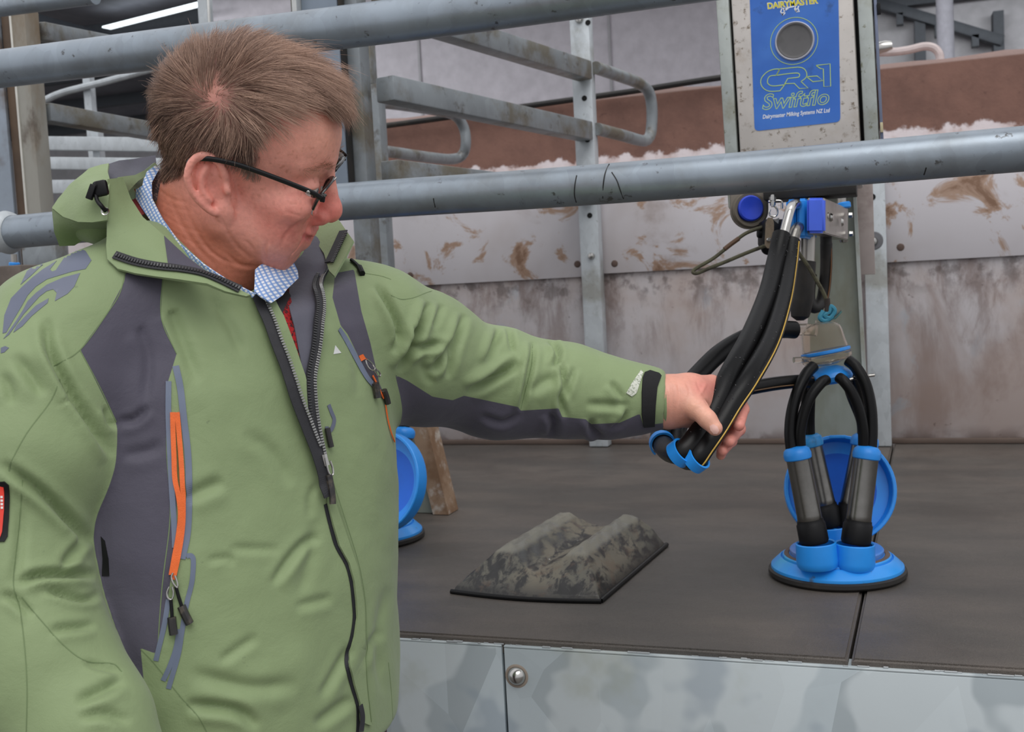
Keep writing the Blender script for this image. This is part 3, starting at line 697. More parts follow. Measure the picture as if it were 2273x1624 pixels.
# round mount with blue cap
rm = root('round_mount', 'grey bracket ring plugged by a round dark blue cap, left of the valve block', 'bracket', M(1663, 465, 1.86))
e2 = nrm(-FWD+RIGHT*.12)
ang = np.linspace(0, math.pi, 20); pl_ = [(-.0325, .045), (-.0325, 0)]+[(-.0325*math.cos(a), -.0325*math.sin(a)) for a in ang[1:-1]]+[(.0325, 0), (.0325, .045)]
part('bracket_plate', prism(pl_, M(1664, 466, 1.87), RIGHT, -DOWN, FWD, .008), grime('muddy_bracket', S(128, 120, 110), [(S(92, 82, 70), 14, .45, .7, .7, 5)], .6, .15), rm)
part('ring', lathe([(.0225, 0), (.0235, .005), (.029, .006), (.0305, .002), (.031, 0)], M(1664, 466, 1.87), e2, 36), grime('muddy_ring', S(112, 104, 92), [(S(80, 70, 58), 14, .45, .7, .7, 5)], .6, .1), rm)
part('cap', lathe([(0, .006), (.008, .0062), (.0165, .0085), (.020, .009), (.0222, .007), (.0222, -.006), (0, -.006)], M(1664, 463, 1.868), e2, 36), DBLUE, rm)

# lever valve with cord clamp
lv = root('lever_valve', 'small lever valve with a dirty steel handle beside the blue clamp block', 'valve', M(1710, 510, 1.84))
hd = [M(*z5(700, 555), 1.80), M(*z5(770, 555), 1.80), M(*z5(790, 640), 1.80), M(*z5(782, 980), 1.80), M(*z5(740, 1015), 1.80), M(*z5(690, 1005), 1.80), M(*z5(656, 965), 1.80), M(*z5(668, 630), 1.80)]
V = np.vstack([hd, np.array(hd)+FWD*.003]); k = len(hd)
part('handle', (V, [tuple(range(k-1, -1, -1)), tuple(range(k, 2*k))]+[(j, (j+1) % k, k+(j+1) % k, k+j) for j in range(k)]), grime('dirty_handle', S(132, 118, 100), [(S(96, 84, 68), 30, .45, .7, .7, 5)], .5, .4), lv)
part('handle_knob', lathe([(0, .003), (.003, .0028), (.0045, 0)], M(*z5(717, 880), 1.799), -FWD, 14), SHINY, lv)
part('body', rbox(M(*z5(760, 790), 1.85), (.02, .025, .022), np.stack([RIGHT, FWD, -DOWN]), .006), BLKP, lv)
part('body_neck', cyl(M(*z5(540, 790), 1.845), M(*z5(740, 790), 1.845), .008, 14, .002), BLKP, lv)
part('valve_tail', cyl(M(*z5(730, 900), 1.85), M(*z5(700, 1040), 1.83), .012, 16, .003), BLKP, lv)
part('clamp_bolt', cyl(M(*z5(768, 215), 1.8), M(*z5(772, 395), 1.8), .0032, 10, .0005), SHINY, lv)
part('nut', lathe([(0, 0), (.0058, 0), (.0058, .006), (0, .006)], M(*z5(768, 300), 1.8), -DOWN, 6), SHINY, lv)
part('nut', lathe([(0, 0), (.0048, 0), (.0048, .005), (0, .005)], M(*z5(772, 372), 1.8), -DOWN, 6), SHINY, lv)
part('hook_plate', tube(spline([M(*z5(x, y), 1.8) for x, y in ((705, 318), (790, 305), (860, 302), (900, 318), (908, 360), (906, 420))], 4), .0022, 8), SHINY, lv)
part('ring_loop', tube(spline([M(*z5(x, y), 1.8) for x, y in ((800, 385), (838, 440), (832, 510), (790, 540), (738, 525), (718, 480), (735, 430))], 5), .0016, 8), SHINY, lv)
part('spring_clip', prism([(0, 0), (.01, .004), (.008, -.006)], M(*z5(780, 590), 1.8), RIGHT, -DOWN, FWD, .002), SHINY, lv)

# cords
cd1 = root('pull_cord', 'dirty cord bent into a long loop left of the lever valve', 'cord', M(1600, 560, 1.83))
lp_ = [M(x, y, d) for x, y, d in ((1697, 503, 1.84), (1683, 507, 1.835), (1655, 518, 1.83), (1625, 540, 1.83), (1585, 572, 1.83), (1551, 592, 1.83), (1540, 600, 1.83), (1539, 605, 1.829), (1548, 606, 1.828), (1570, 597, 1.828), (1610, 581, 1.83), (1660, 560, 1.83), (1700, 545, 1.825))]
part('cord', tube(spline(lp_, 6), .0032, 8), ROPE, cd1)
part('tape_wrap', tube(spline([M(1608, 553, 1.829), M(1622, 542, 1.829), M(1640, 529, 1.829)], 3), .0040, 8), grime('brown_tape', S(92, 68, 50), [], .7), cd1)
cd2 = root('hanging_cord', 'greenish cord running from the valve block down to the clear claw bowl', 'cord', M(1810, 620, 1.8))
part('cord', tube(spline([M(x, y, d) for x, y, d in ((1762, 540, 1.79), (1773, 562, 1.785), (1792, 588, 1.783), (1810, 618, 1.783), (1828, 650, 1.785), (1835, 672, 1.787), (1835, 697, 1.787))], 6), .0034, 8), ROPE, cd2)
part('brown_sleeve', tube(spline([M(1836, 662, 1.785), M(1837, 680, 1.786), M(1836, 700, 1.786)], 4), .0046, 10), simple('brown_rubber', S(44, 34, 28), .5), cd2)
part('knot', tube(spline([M(x, y, 1.785) for x, y in ((1828, 690), (1820, 705), (1832, 712), (1848, 700), (1852, 688), (1843, 680), (1840, 692), (1830, 700), (1842, 706), (1850, 698))], 5), .0042, 8), simple('teal_cord', S(52, 132, 158), .6), cd2)
part('loose_end', tube(spline([M(1842, 704, 1.785), M(1852, 707, 1.783), M(1861, 699, 1.78), M(1868, 691, 1.78)], 4), .0012, 6), simple('teal_thread', S(70, 120, 120), .6), cd2)
part('loose_end', tube(spline([M(1840, 703, 1.785), M(1850, 703, 1.783), M(1858, 697, 1.78), M(1867, 689, 1.78)], 4), .0012, 6), simple('grey_thread', S(70, 84, 84), .6), cd2)

# ================================================================== the long hoses in the man's hand
CLIPB = BLUEC
def hose(label, pts, r, n=20, name='milk_hose', mat=RUBBER):
    h = root(name, label, 'hose', pts[len(pts)//2], None)
    P = spline(pts, 9)
    R_ = np.interp(np.linspace(0, 1, len(P)), np.linspace(0, 1, len(r)), r) if isinstance(r, (list, tuple)) else r
    part('tube', tube(P, R_, n, ref=FWD), mat, h)
    return h, P
HA = [M(x, y, d) for x, y, d in ((1735, 521, 1.712), (1722, 580, 1.69), (1703, 655, 1.63), (1666, 745, 1.545), (1620, 829, 1.475), (1595, 885, 1.445), (1563, 945, 1.425), (1532, 986, 1.412), (1510, 1005, 1.41), (1498, 1005, 1.428), (1487, 1002, 1.46), (1477, 994, 1.50))]
HB = [M(x, y, d) for x, y, d in ((1757, 536, 1.715), (1751, 590, 1.69), (1738, 665, 1.625), (1710, 755, 1.54), (1664, 838, 1.468), (1627, 893, 1.442), (1594, 947, 1.424), (1563, 992, 1.410), (1545, 1018, 1.406), (1536, 1019, 1.422), (1526, 1019, 1.455), (1515, 1013, 1.49))]
BKA = [M(x, y, d) for x, y, d in ((1477, 994, 1.50), (1468, 980, 1.535), (1466, 965, 1.56), (1476, 930, 1.585), (1505, 880, 1.62), (1548, 832, 1.66), (1596, 785, 1.69), (1650, 752, 1.72), (1700, 735, 1.75), (1740, 731, 1.775), (1764, 732, 1.785))]
BKB = [M(x, y, d) for x, y, d in ((1515, 1013, 1.49), (1507, 1000, 1.525), (1502, 982, 1.555), (1505, 955, 1.585), (1530, 912, 1.62), (1580, 882, 1.66), (1650, 864, 1.70), (1715, 852, 1.74), (1770, 846, 1.77), (1800, 846, 1.785))]
ra = [.0135, .0142, .0152, .0160, .0165, .0168, .0168, .0166, .0162, .0160]
hA, PA = hose('plain black hose in the man\'s hand, the one nearer his wrist', HA+BKA[1:], .0145, 22)
hB, PB = hose('black hose with a yellow stripe held in the man\'s hand, farther from his wrist', HB+BKB[1:], [.0142, .0145, .0145, .0145, .0142, .0120, .0112, .0108], 22)
# stripe along the right-hand side of the striped hose
def side_line(P, r, ang, i0, i1, view=CAM):
    out = []
    T = np.gradient(P, axis=0)
    for i in range(i0, i1):
        t = nrm(T[i]); f = nrm(view-P[i]); f = nrm(f-t*(f@t)); s = np.cross(f, t); s = s if s@RIGHT > 0 else -s
        out.append(P[i]+(f*math.cos(ang)+s*math.sin(ang))*r)
    return np.array(out)
part('yellow_stripe', tube(side_line(PB, .0143, math.radians(52), 1, 74), .0012, 6), simple('yellow_print', S(196, 158, 60), .5), hB, label='thin yellow stripe')
part('brown_stripe', tube(side_line(PB, .0112, math.radians(30), 150, len(PB)-1), .0010, 6), simple('brown_print', S(120, 92, 64), .5), hB)
# water drops on the hoses
def drops(P, r, n, i0, i1, parent):
    gs = []
    T = np.gradient(P, axis=0)
    for k in range(n):
        i = int(i0+(i1-i0)*rng.random()); t = nrm(T[i]); f = nrm(CAM-P[i]); f = nrm(f-t*(f@t)); s = np.cross(f, t); a = (rng.random()-.5)*2.2
        d = f*math.cos(a)+s*math.sin(a); q = .0006+.0010*rng.random()**2
        gs.append(lathe([(0, q*.8), (q*.7, q*.55), (q, 0)], P[i]+d*(r-.0002)+t*(rng.random()-.5)*.01, d, 8))
    part('water_drops', join(*gs), simple('water', S(26, 26, 28), .03, 0, 0, spec=.6), parent, 180, kind='stuff')
drops(PA, .0145, 70, 2, 60, hA); drops(PB, .0143, 60, 2, 60, hB)

def clip(name, label, ca, cb, ra_, rb_, axis, open_dir, wid=.014):
    """blue spectacle clip: two C-shaped cradles side by side, open towards open_dir"""
    t = root(name, label, 'clip', (np.asarray(ca)+cb)/2, 'blue hose clips')
    ax = nrm(axis); s = nrm(np.asarray(cb)-ca); s = nrm(s-ax*(s@ax)); o = np.cross(ax, s); o = o if o@open_dir > 0 else -o
    th = .0028
    def ring(c, r, a0, a1, n=22):
        an = np.radians(np.linspace(a0, a1, n)); out = []
        inner = [c+(s*math.cos(a)+o*math.sin(a))*r for a in an]; outer = [c+(s*math.cos(a)+o*math.sin(a))*(r+th) for a in an]
        V = []
        for p, q in zip(inner, outer): V += [p-ax*wid/2, q-ax*wid/2, q+ax*wid/2, p+ax*wid/2]
        F = []
        for i in range(n-1):
            for j in range(4): F.append((i*4+j, i*4+(j+1) % 4, (i+1)*4+(j+1) % 4, (i+1)*4+j))
        F += [(3, 2, 1, 0), tuple((n-1)*4+j for j in range(4))]
        return np.array(V), F
    part('cradle', ring(np.asarray(ca), ra_+.0006, 105, 345), CLIPB, t)
    part('cradle', ring(np.asarray(cb), rb_+.0006, 195, 435), CLIPB, t)
    m = (np.asarray(ca)+cb)/2-o*.004
    part('bridge', rbox(m-o*ra_*.35, (np.linalg.norm(np.asarray(cb)-ca)/2-ra_*.72, .004, wid/2), np.stack([s, o, ax]), .001), CLIPB, t)
    return t
def at_px(P, px, py):
    q = PX(P[:110]); i = int(np.argmin((q[:, 0]-px)**2+(q[:, 1]-py)**2)); return i
ia, ib = at_px(PA, 1510, 1005), at_px(PB, 1545, 1018)
axc = nrm(PA[ia+1]-PA[ia-1]+PB[ib+1]-PB[ib-1])
clip('hose_clip', 'bright blue double clip round the two hoses just below the man\'s hand', PA[ia], PB[ib], .0150, .0148, axc, FWD*.55-DOWN*.8+RIGHT*.2)
ja = int(np.argmin(((PX(PA)[100:140]-np.array([1468, 986, 1.53]))**2*np.array([1, 1, 0])).sum(1)))+100
jb = int(np.argmin(((PX(PB)[100:140]-np.array([1509, 1004, 1.52]))**2*np.array([1, 1, 0])).sum(1)))+100
axc = nrm(PA[ja+1]-PA[ja-1]+PB[jb+1]-PB[jb-1])
clip('hose_clip', 'second blue double clip on the returning hoses, farther from the hand at left', PA[ja], PB[jb], .0150, .0126, axc, FWD+RIGHT*.3)

# ================================================================== claw, teat cups and their stand
CL = Mat('clear_claw_plastic'); CL.set(color=(.88, .83, .76, 1), rough=.07, trans=.95, ior=1.12, spec=.6)
CLEAR = CL.m
mc = root('milking_cluster', 'milking cluster with clear bowl and four steel cups, right of the hand', 'milking cluster', MZ(1858, 1275, DZ))
ctop, cbot = M(1833, 714, 1.79), M(1845, 840, 1.79)
cax = nrm(ctop-cbot+RIGHT*-.004); cax = nrm(cax)
ck = 1.79/FPX
def clat(prof, mat, name, n=40, c=None, axis=None, parent=None, smooth=35):
    return part(name, lathe([(r*ck, z*ck) for r, z in prof], cbot if c is None else c, cax if axis is None else axis, n), mat, parent or mc, smooth)
tilt = nrm(cax+RIGHT*-.07)
bowl = clat([(44, 58), (50, 64), (47, 84), (45, 104), (42, 114), (34, 122), (20, 126), (9, 127), (8, 133), (0, 133), (0, 128), (6, 124), (19, 123.5), (32, 119), (39.5, 112), (42.5, 103), (44.5, 84), (47, 66), (42, 60)], CLEAR, 'bowl', axis=tilt)
clat([(50, 56), (53.5, 58), (54, 61), (53.5, 64), (49, 65)], BLUEC, 'blue_seal', axis=tilt)
clat([(49, 38), (54, 44), (55, 55), (50, 57), (49, 54.5), (52, 52), (51, 45), (47, 41)], CLEAR, 'lower_bowl', axis=tilt)
clat([(8, 30), (26, 32), (44, 40), (42, 42), (25, 35), (8, 33)], CLEAR, 'bowl_floor', axis=tilt)
clat([(0, 33), (7, 33), (7, 20), (0, 20)], SHINY, 'centre_pin')
clat([(0, 30), (16, 29), (30, 24), (44, 12), (47, 4), (44, -6), (36, -10), (22, -12), (0, -12)], BLUEC, 'distributor')
clat([(0, 142), (6, 142), (8, 137), (8, 129), (0, 129)], BLUEC, 'neck_plug')
part('inlet', tube([M(1812, 733, 1.79), M(1790, 731, 1.79), M(1760, 731.5, 1.788)], .0098, 18), CLEAR, mc)
part('spout', tube([M(1798, 797, 1.775), M(1762, 799, 1.77)], .005, 12), CLEAR, mc)
part('hook', tube(spline([M(1886, 842, 1.76), M(1900, 838, 1.76), M(1925, 834, 1.77), M(1941, 832, 1.77)], 4), .0028, 8), SHINY, mc)
part('air_stub', tube([M(1800, 846, 1.785), M(1818, 845, 1.79)], .0085, 14), BLUEC, mc)
# cups: pixel top, pixel bottom, depth top/bottom
def cup(t, b, dt, db, dk, rs=27, label=None):
    k = (dt+db)/2/FPX; a, c = M(*t, dt), M(*b, db); ax = nrm(a-c); L = np.linalg.norm(a-c)
    sh = part('teat_cup', lathe([(rs*.96*k, L*.235), (rs*1.02*k, L*.25), (rs*1.0*k, L*.30), (rs*.97*k, L*.86), (rs*1.0*k, L*.885), (rs*.9*k, L*.89), (0, L*.89)], c, ax, 32), DULLST, mc)
    part('rubber_mouth', lathe([(0, 0), (rs*1.1*k, 0), (rs*1.2*k, L*.03), (rs*1.18*k, L*.20), (rs*1.1*k, L*.215), (rs*1.07*k, L*.245), (0, L*.25)], c, ax, 32), BLKP, sh)
    part('cap', lathe([(rs*1.0*k, L*.875), (rs*1.1*k, L*.885), (rs*1.14*k, L*.93), (rs*1.05*k, L*.975), (rs*.8*k, L*1.005), (rs*.4*k, L*1.015), (0, L*1.015)], c, ax, 32), BLUE, sh)
    return a, ax
cups = [((1767, 993), (1808, 1205), 1.735, 1.735), ((1926, 992), (1899, 1207), 1.735, 1.735), ((1793, 966), (1838, 1168), 1.86, 1.86), ((1922, 966), (1882, 1170), 1.86, 1.86)]
for t, b, dt, db in cups: cup(t, b, dt, db, 0)
sm = lambda pts, r, nm: part(nm, tube(spline([M(*p) for p in pts], 7), r, 16, ref=FWD), RUBBER, mc)
sm([(1806, 812, 1.765), (1790, 830, 1.755), (1771, 868, 1.745), (1758, 915, 1.74), (1754, 960, 1.738), (1757, 996, 1.737)], .0095, 'milk_tube')
sm([(1834, 843, 1.745), (1822, 850, 1.735), (1799, 880, 1.73), (1784, 918, 1.73), (1776, 960, 1.732), (1777, 996, 1.735)], .0088, 'pulse_tube')
sm([(1883, 800, 1.765), (1899, 814, 1.755), (1920, 850, 1.745), (1932, 900, 1.74), (1935, 950, 1.738), (1933, 996, 1.737)], .0095, 'milk_tube')
sm([(1863, 838, 1.745), (1873, 846, 1.735), (1892, 872, 1.73), (1908, 912, 1.73), (1916, 955, 1.732), (1917, 994, 1.735)], .0088, 'pulse_tube')
sm([(1800, 838, 1.81), (1795, 860, 1.83), (1790, 900, 1.85), (1790, 940, 1.86), (1793, 968, 1.86)], .0095, 'milk_tube')
sm([(1892, 830, 1.81), (1900, 856, 1.83), (1912, 900, 1.85), (1920, 940, 1.86), (1922, 966, 1.86)], .0095, 'milk_tube')
sm([(1806, 850, 1.80), (1800, 880, 1.835), (1798, 930, 1.85), (1799, 968, 1.855)], .0080, 'pulse_tube')
sm([(1880, 846, 1.80), (1890, 880, 1.835), (1910, 930, 1.85), (1914, 966, 1.855)], .0080, 'pulse_tube')
# stand
bs = MZ(1858, 1274, DZ); bk = 1.79/FPX
st = root('cluster_stand', 'blue round wash stand holding four upside-down teat cups, with a raised round lid', 'stand', bs)
part('rubber_rim', lathe([(0, .0015), (.1085, .0015), (.1115, .005), (.1110, .011), (.106, .014), (0, .014)], bs, (0, 0, 1), 64), RUBDULL, st)
DIRTB = grime('muddy_blue', S(44, 148, 232), [(S(58, 168, 214), 7, .5, .68, .8, 4), (S(84, 84, 80), 16, .58, .68, .85, 7)], .3)
part('cone', lathe([(.106, .010), (.1072, .014), (.1065, .018), (.093, .031), (.0905, .032), (.089, .0295), (.088, .030), (.0875, .0345), (.0855, .036), (0, .036)], bs, (0, 0, 1), 64), DIRTB, st)
part('mud_groove', lathe([(.0765, .0362), (.078, .0372), (.0845, .0368), (.085, .036)], bs, (0, 0, 1), 64), grime('brown_mud', S(104, 88, 78), [(S(70, 62, 58), 14, .4, .7, .7, 5)], .8), st)
part('top_plate', lathe([(0, .036), (.075, .036), (.0755, .037), (.0755, .0435), (.0735, .0455), (0, .0455)], bs, (0, 0, 1), 64), grime('worn_blue', S(70, 132, 214), [(S(116, 140, 200), 9, .45, .65, .7, 4), (S(92, 90, 98), 22, .58, .72, .6, 6)], .4), st)
for t, b, dt, db in cups:
    a, c = M(*t, dt), M(*b, db); ax = nrm(a-c); ax = nrm(ax+np.array([0, 0, .35])); k = dt/FPX
    c2 = c-np.array([0, 0, 1])*0.004
    h0 = c2-ax*.036
    part('cup_holder', lathe([(0, .0), (40*k, .0), (44.5*k, .004), (45.5*k, .012), (44*k, .040), (42*k, .0415), (39*k, .040), (39*k, .012), (0, .010)], h0, nrm(ax+np.array([0, 0, 1.2])), 36), BLUEC, st)
def lid(parent, cpx, d, r, ax):
    c = M(*cpx, d); R_ = r
    part('lid', lathe([(0, -.004), (R_*.9, -.004), (R_*.985, .0), (R_, .006), (R_, .026), (R_*.985, .0275), (R_*.945, .0275), (R_*.93, .026), (R_*.925, .008), (R_*.9, .003), (0, .0005)], c, ax, 56), BLUEC, parent)
    part('lid_well', lathe([(0, .0024), (R_*.88, .0024), (R_*.9, .0032)], c, ax, 56), DBLUEW, parent)
    u = nrm(np.cross(ax, RIGHT)); u = u if u@DOWN < 0 else -u
    part('lid_nub', rbox(c+u*R_*.965+ax*.0275, (.014, .0028, .0016), np.stack([nrm(np.cross(u, ax)), u, ax]), .001), BLUE, parent)
DBLUEW = grime('lid_blue', S(14, 104, 218), [(S(14, 88, 196), 6, .45, .7, .6, 4)], .4)
lid(st, (1861, 1087), 1.93, .0955, nrm(-FWD*.96-DOWN*.18-RIGHT*.16))
# ================================================================== second unit behind the man
m2 = copy_tree(mc); s2 = root('cluster_stand', 'partly hidden second blue wash stand beside the man\'s jacket', 'stand', bs)
for ch in list(st.children):
    if not ch.name.startswith('lid'): copy_tree(ch, s2)
m2['label'] = 'partly hidden second milking cluster standing beside the man\'s jacket hem'
off = MZ(824, 1196, DZ)-bs; off[2] = 0
m2.location = tuple(np.array(m2.location)+off); s2.location = tuple(bs+off)
lid(s2, (862, 1070), 2.13, .098, nrm(-FWD*.8-DOWN*.16-RIGHT*.55))

# ================================================================== rubber hoof block on the deck
hb_ = root('hoof_block', 'moulded black rubber block with two ridges lying on the matting, caked with grey mud', 'rubber block', MZ(1240, 1250, DZ))
A_, B_, C_ = MZ(1004, 1316, DZ), MZ(1334, 1338, DZ), MZ(1480, 1212, DZ); D_ = A_+(C_-B_)
def bl(u, v, h=0.0): return A_+(B_-A_)*u+(D_-A_)*v+np.array([0, 0, h+.0015])
us = np.array([0, .012, .05, .13, .225, .26, .30, .36, .44, .52, .60, .67, .715, .755, .83, .92, .985, 1.0])
hu = np.array([0, .0, .010, .032, .0555, .0575, .0555, .044, .031, .027, .031, .045, .0560, .0585, .046, .022, .0, 0])
vs_ = np.array([0, .012, .05, .12, .20, .25, .30, .45, .6, .75, .88, .94, .985, 1.0])
hv = np.array([0, .0, .18, .50, .84, .97, 1, 1, 1, 1, 1, .94, .5, 0])
n = len(us); V = []; F = []
uu = np.interp(np.linspace(0, 1, 110), np.linspace(0, 1, n), us); vv = np.interp(np.linspace(0, 1, 96), np.linspace(0, 1, len(vs_)), vs_)
for j, v in enumerate(vv):
    for i, u_ in enumerate(uu):
        pk = np.interp(v, vs_, hv); h = min(np.interp(u_, us, hu), .0590*pk)
        h = np.interp(u_, us, hu)*(.35+.65*pk) if False else h
        h += .007*min(1, min(u_, 1-u_)*60, min(v, 1-v)*60)
        # front corners swing in a little, sides of the front edge bow outwards
        bow = -.012*math.sin(math.pi*u_)*(1-v)**3
        V.append(bl(u_, v, h+.0006*math.sin(u_*60+v*43)*min(1, h*60))+nrm(B_-A_)[[1, 0, 2]]*np.array([1, -1, 0])*0+np.array([0, bow*1.2, 0]))
nu, nv = len(uu), len(vv)
for j in range(nv-1):
    for i in range(nu-1): F.append((j*nu+i, j*nu+i+1, (j+1)*nu+i+1, (j+1)*nu+i))
def m_block():
    t = Mat('muddy_rubber_block'); z = t.sep(t.obj, 2)
    n1 = t.noise(52, 8, .68, .4, t.map((1, .5, .8))); n2 = t.noise(9, 4)
    hz = t.rng(z, .006, .03, 0, 1)
    f = t.math('MULTIPLY', t.rng(t.math('ADD', n1, t.math('MULTIPLY', n2, .35)), .60, .74), t.math('ADD', t.math('MULTIPLY', hz, .72), .2))
    c = t.mix(f, S(26, 25, 24), t.mix(t.rng(n2, .4, .65), S(98, 96, 87), S(114, 108, 95)))
    c = t.mix(t.rng(t.noise(12, 5, .6, 2), .56, .7, 0, .35), c, S(100, 76, 58))
    c = t.mix(t.rng(z, .053, .060, 0, .6), c, S(130, 128, 118))  # highlight along the ridge tops painted into the mud colour
    t.bump(n1, .2, .003)
    return t.set(color=c, rough=t.rng(f, 0, 1, .3, .75))
part('block', (np.array(V), F), m_block(), hb_, 30)
fl = [bl(u_, v) for u_, v in ((-.01, -.015), (1.01, -.015), (1.01, 1.01), (-.01, 1.01))]
part('base_flange', tube(spline([bl(u_, 0, .002)+np.array([0, -.0144*math.sin(math.pi*u_)*1.0-.002, 0]) for u_ in np.linspace(-.004, 1.004, 12)], 3), .0042, 10), RUBBER, hb_)
part('base_flange', tube([bl(1.0, 0, .002), bl(1.0, 1, .002)], .0042, 10), RUBBER, hb_)
for u_, v in ((.50, .30), (.50, .66)):
    part('screw', lathe([(0, .003), (.003, .0025), (.0045, 0)], bl(u_, v, .033), (0, 0, 1), 12), DULLST, hb_)
# ================================================================== implicit-surface tools (used for the body and the clothes)
def smin(a, b, k):
    h = np.clip(.5+.5*(b-a)/k, 0, 1); return b*(1-h)+a*h-k*h*(1-h)
def smax(a, b, k): return -smin(-a, -b, k)
def s_cap(P, a, b, ra, rb):
    a, b = np.asarray(a, float), np.asarray(b, float); ab = b-a
    t = np.clip(((P-a)@ab)/(ab@ab+1e-12), 0, 1)
    return np.linalg.norm(P-a-t[:, None]*ab, axis=1)-(ra+(rb-ra)*t)
def s_ell(P, c, r, R=None):
    q = P-np.asarray(c, float)
    if R is not None: q = q@np.asarray(R).T
    r = np.asarray(r, float); k0 = np.linalg.norm(q/r, axis=1); k1 = np.linalg.norm(q/(r*r), axis=1)
    return k0*(k0-1)/(k1+1e-9)
def s_chain(P, pts, rs, k=.01):
    d = None
    for i in range(len(pts)-1):
        e = s_cap(P, pts[i], pts[i+1], rs[i], rs[i+1]); d = e if d is None else smin(d, e, k)
    return d
def surf(f, lo, hi, h):
    """surface nets on a grid, evaluated finely only near the surface"""
    lo, hi = np.asarray(lo, float), np.asarray(hi, float); C = 4
    n = np.ceil((hi-lo)/(h*C)).astype(int)*C+1
    ax = [lo[i]+h*np.arange(n[i]) for i in range(3)]
    ca = [a[::C] for a in ax]; G = np.stack(np.meshgrid(*ca, indexing='ij'), -1); cs = G.shape[:3]
    dc = f(G.reshape(-1, 3)).reshape(cs)
    near = np.abs(dc) < h*C*2.6
    cell = np.zeros(tuple(s-1 for s in cs), bool)
    for dx in (0, 1):
        for dy in (0, 1):
            for dz in (0, 1): cell |= near[dx:cs[0]-1+dx, dy:cs[1]-1+dy, dz:cs[2]-1+dz]
    D = np.repeat(np.repeat(np.repeat(dc, C, 0), C, 1), C, 2)[:n[0], :n[1], :n[2]].astype(np.float32)
    m = np.zeros(tuple(n), bool); cf = np.repeat(np.repeat(np.repeat(cell, C, 0), C, 1), C, 2)
    for dx in (0, 1):
        for dy in (0, 1):
            for dz in (0, 1): m[dx:cf.shape[0]+dx, dy:cf.shape[1]+dy, dz:cf.shape[2]+dz] |= cf[:n[0]-dx, :n[1]-dy, :n[2]-dz]
    I = np.argwhere(m); P = lo+I*h
    out = np.concatenate([f(P[i:i+400000]) for i in range(0, len(P), 400000)])
    D[I[:, 0], I[:, 1], I[:, 2]] = out
    neg = D < 0
    cnt = np.zeros(tuple(n-1), np.int8)
    for dx in (0, 1):
        for dy in (0, 1):
            for dz in (0, 1): cnt += neg[dx:n[0]-1+dx, dy:n[1]-1+dy, dz:n[2]-1+dz]
    act = (cnt > 0) & (cnt < 8); Cn = np.argwhere(act); idx = -np.ones(tuple(n-1), np.int64); idx[act] = np.arange(len(Cn))
    acc = np.zeros((len(Cn), 3)); w = np.zeros(len(Cn))
    cor = [(a, b, c) for a in (0, 1) for b in (0, 1) for c in (0, 1)]
    val = {c: D[Cn[:, 0]+c[0], Cn[:, 1]+c[1], Cn[:, 2]+c[2]].astype(float) for c in cor}
    for c in cor:
        for a in range(3):
            if c[a] == 0:
                e = list(c); e[a] = 1; e = tuple(e); u, v = val[c], val[e]; k = (u < 0) != (v < 0)
                t = np.where(k, u/(u-v+1e-20), 0); p = np.repeat(np.array([c], float), len(Cn), 0); p[:, a] = t
                acc += p*k[:, None]; w += k
    V = lo+(Cn+acc/w[:, None])*h
    Fs = []
    for a in range(3):
        b, c = (a+1) % 3, (a+2) % 3
        s0 = [slice(0, n[0]-1), slice(0, n[1]-1), slice(0, n[2]-1)]
        A = neg[tuple(s0)]; s1 = list(s0); s1[a] = slice(1, n[a]); Bn = neg[tuple(s1)]
        E = np.argwhere(A != Bn); E = E[(E[:, b] > 0) & (E[:, c] > 0)]
        sgn = A[E[:, 0], E[:, 1], E[:, 2]]
        def ix(db, dc_):
            q = E.copy(); q[:, b] -= db; q[:, c] -= dc_; return idx[q[:, 0], q[:, 1], q[:, 2]]
        Q = np.stack([ix(0, 0), ix(1, 0), ix(1, 1), ix(0, 1)], 1); Q[~sgn] = Q[~sgn][:, ::-1]
        Fs.append(Q)
    F = np.concatenate(Fs); F = F[(F >= 0).all(1)]
    return V, F[:, ::-1].copy()
def edges_of(F):
    E = np.concatenate([F[:, [i, (i+1) % F.shape[1]]] for i in range(F.shape[1])]); E.sort(1); return np.unique(E, axis=0)
def relax(V, F, it=2, lam=.5):
    E = edges_of(F); n = len(V); deg = np.bincount(E.ravel(), minlength=n)[:, None]+1e-9
    for _ in range(it):
        A = np.zeros_like(V)
        for k in range(3):
            A[:, k] = np.bincount(E[:, 0], V[E[:, 1], k], n)+np.bincount(E[:, 1], V[E[:, 0], k], n)
        V = V+(A/deg-V)*lam
    return V
def vnormals(V, F):
    N = np.zeros_like(V); a = np.cross(V[F[:, 2]]-V[F[:, 0]], V[F[:, -1]]-V[F[:, 1]])
    for j in range(F.shape[1]):
        for k in range(3): N[:, k] += np.bincount(F[:, j], a[:, k], len(V))
    return N/(np.linalg.norm(N, axis=1)[:, None]+1e-15)
def fixwind(V, F):
    vol = np.einsum('ij,ij->i', V[F[:, 0]], np.cross(V[F[:, 1]], V[F[:, 2]])).sum()
    return F if vol > 0 else F[:, ::-1].copy()
def poly_sd(xy, poly):
    """signed distance (positive inside) of 2-D points to a polygon"""
    p = np.asarray(poly, float); d = np.full(len(xy), 1e9); ins = np.zeros(len(xy), bool); x, y = xy[:, 0], xy[:, 1]
    for i in range(len(p)):
        a, b = p[i-1], p[i]; e = b-a; t = np.clip(((xy-a)@e)/(e@e+1e-9), 0, 1)
        d = np.minimum(d, np.linalg.norm(xy-a-t[:, None]*e, axis=1))
        c = (a[1] > y) != (b[1] > y)
        ins ^= c & (x < (b[0]-a[0])*(y-a[1])/(b[1]-a[1]+1e-12)+a[0])
    return np.where(ins, d, -d)
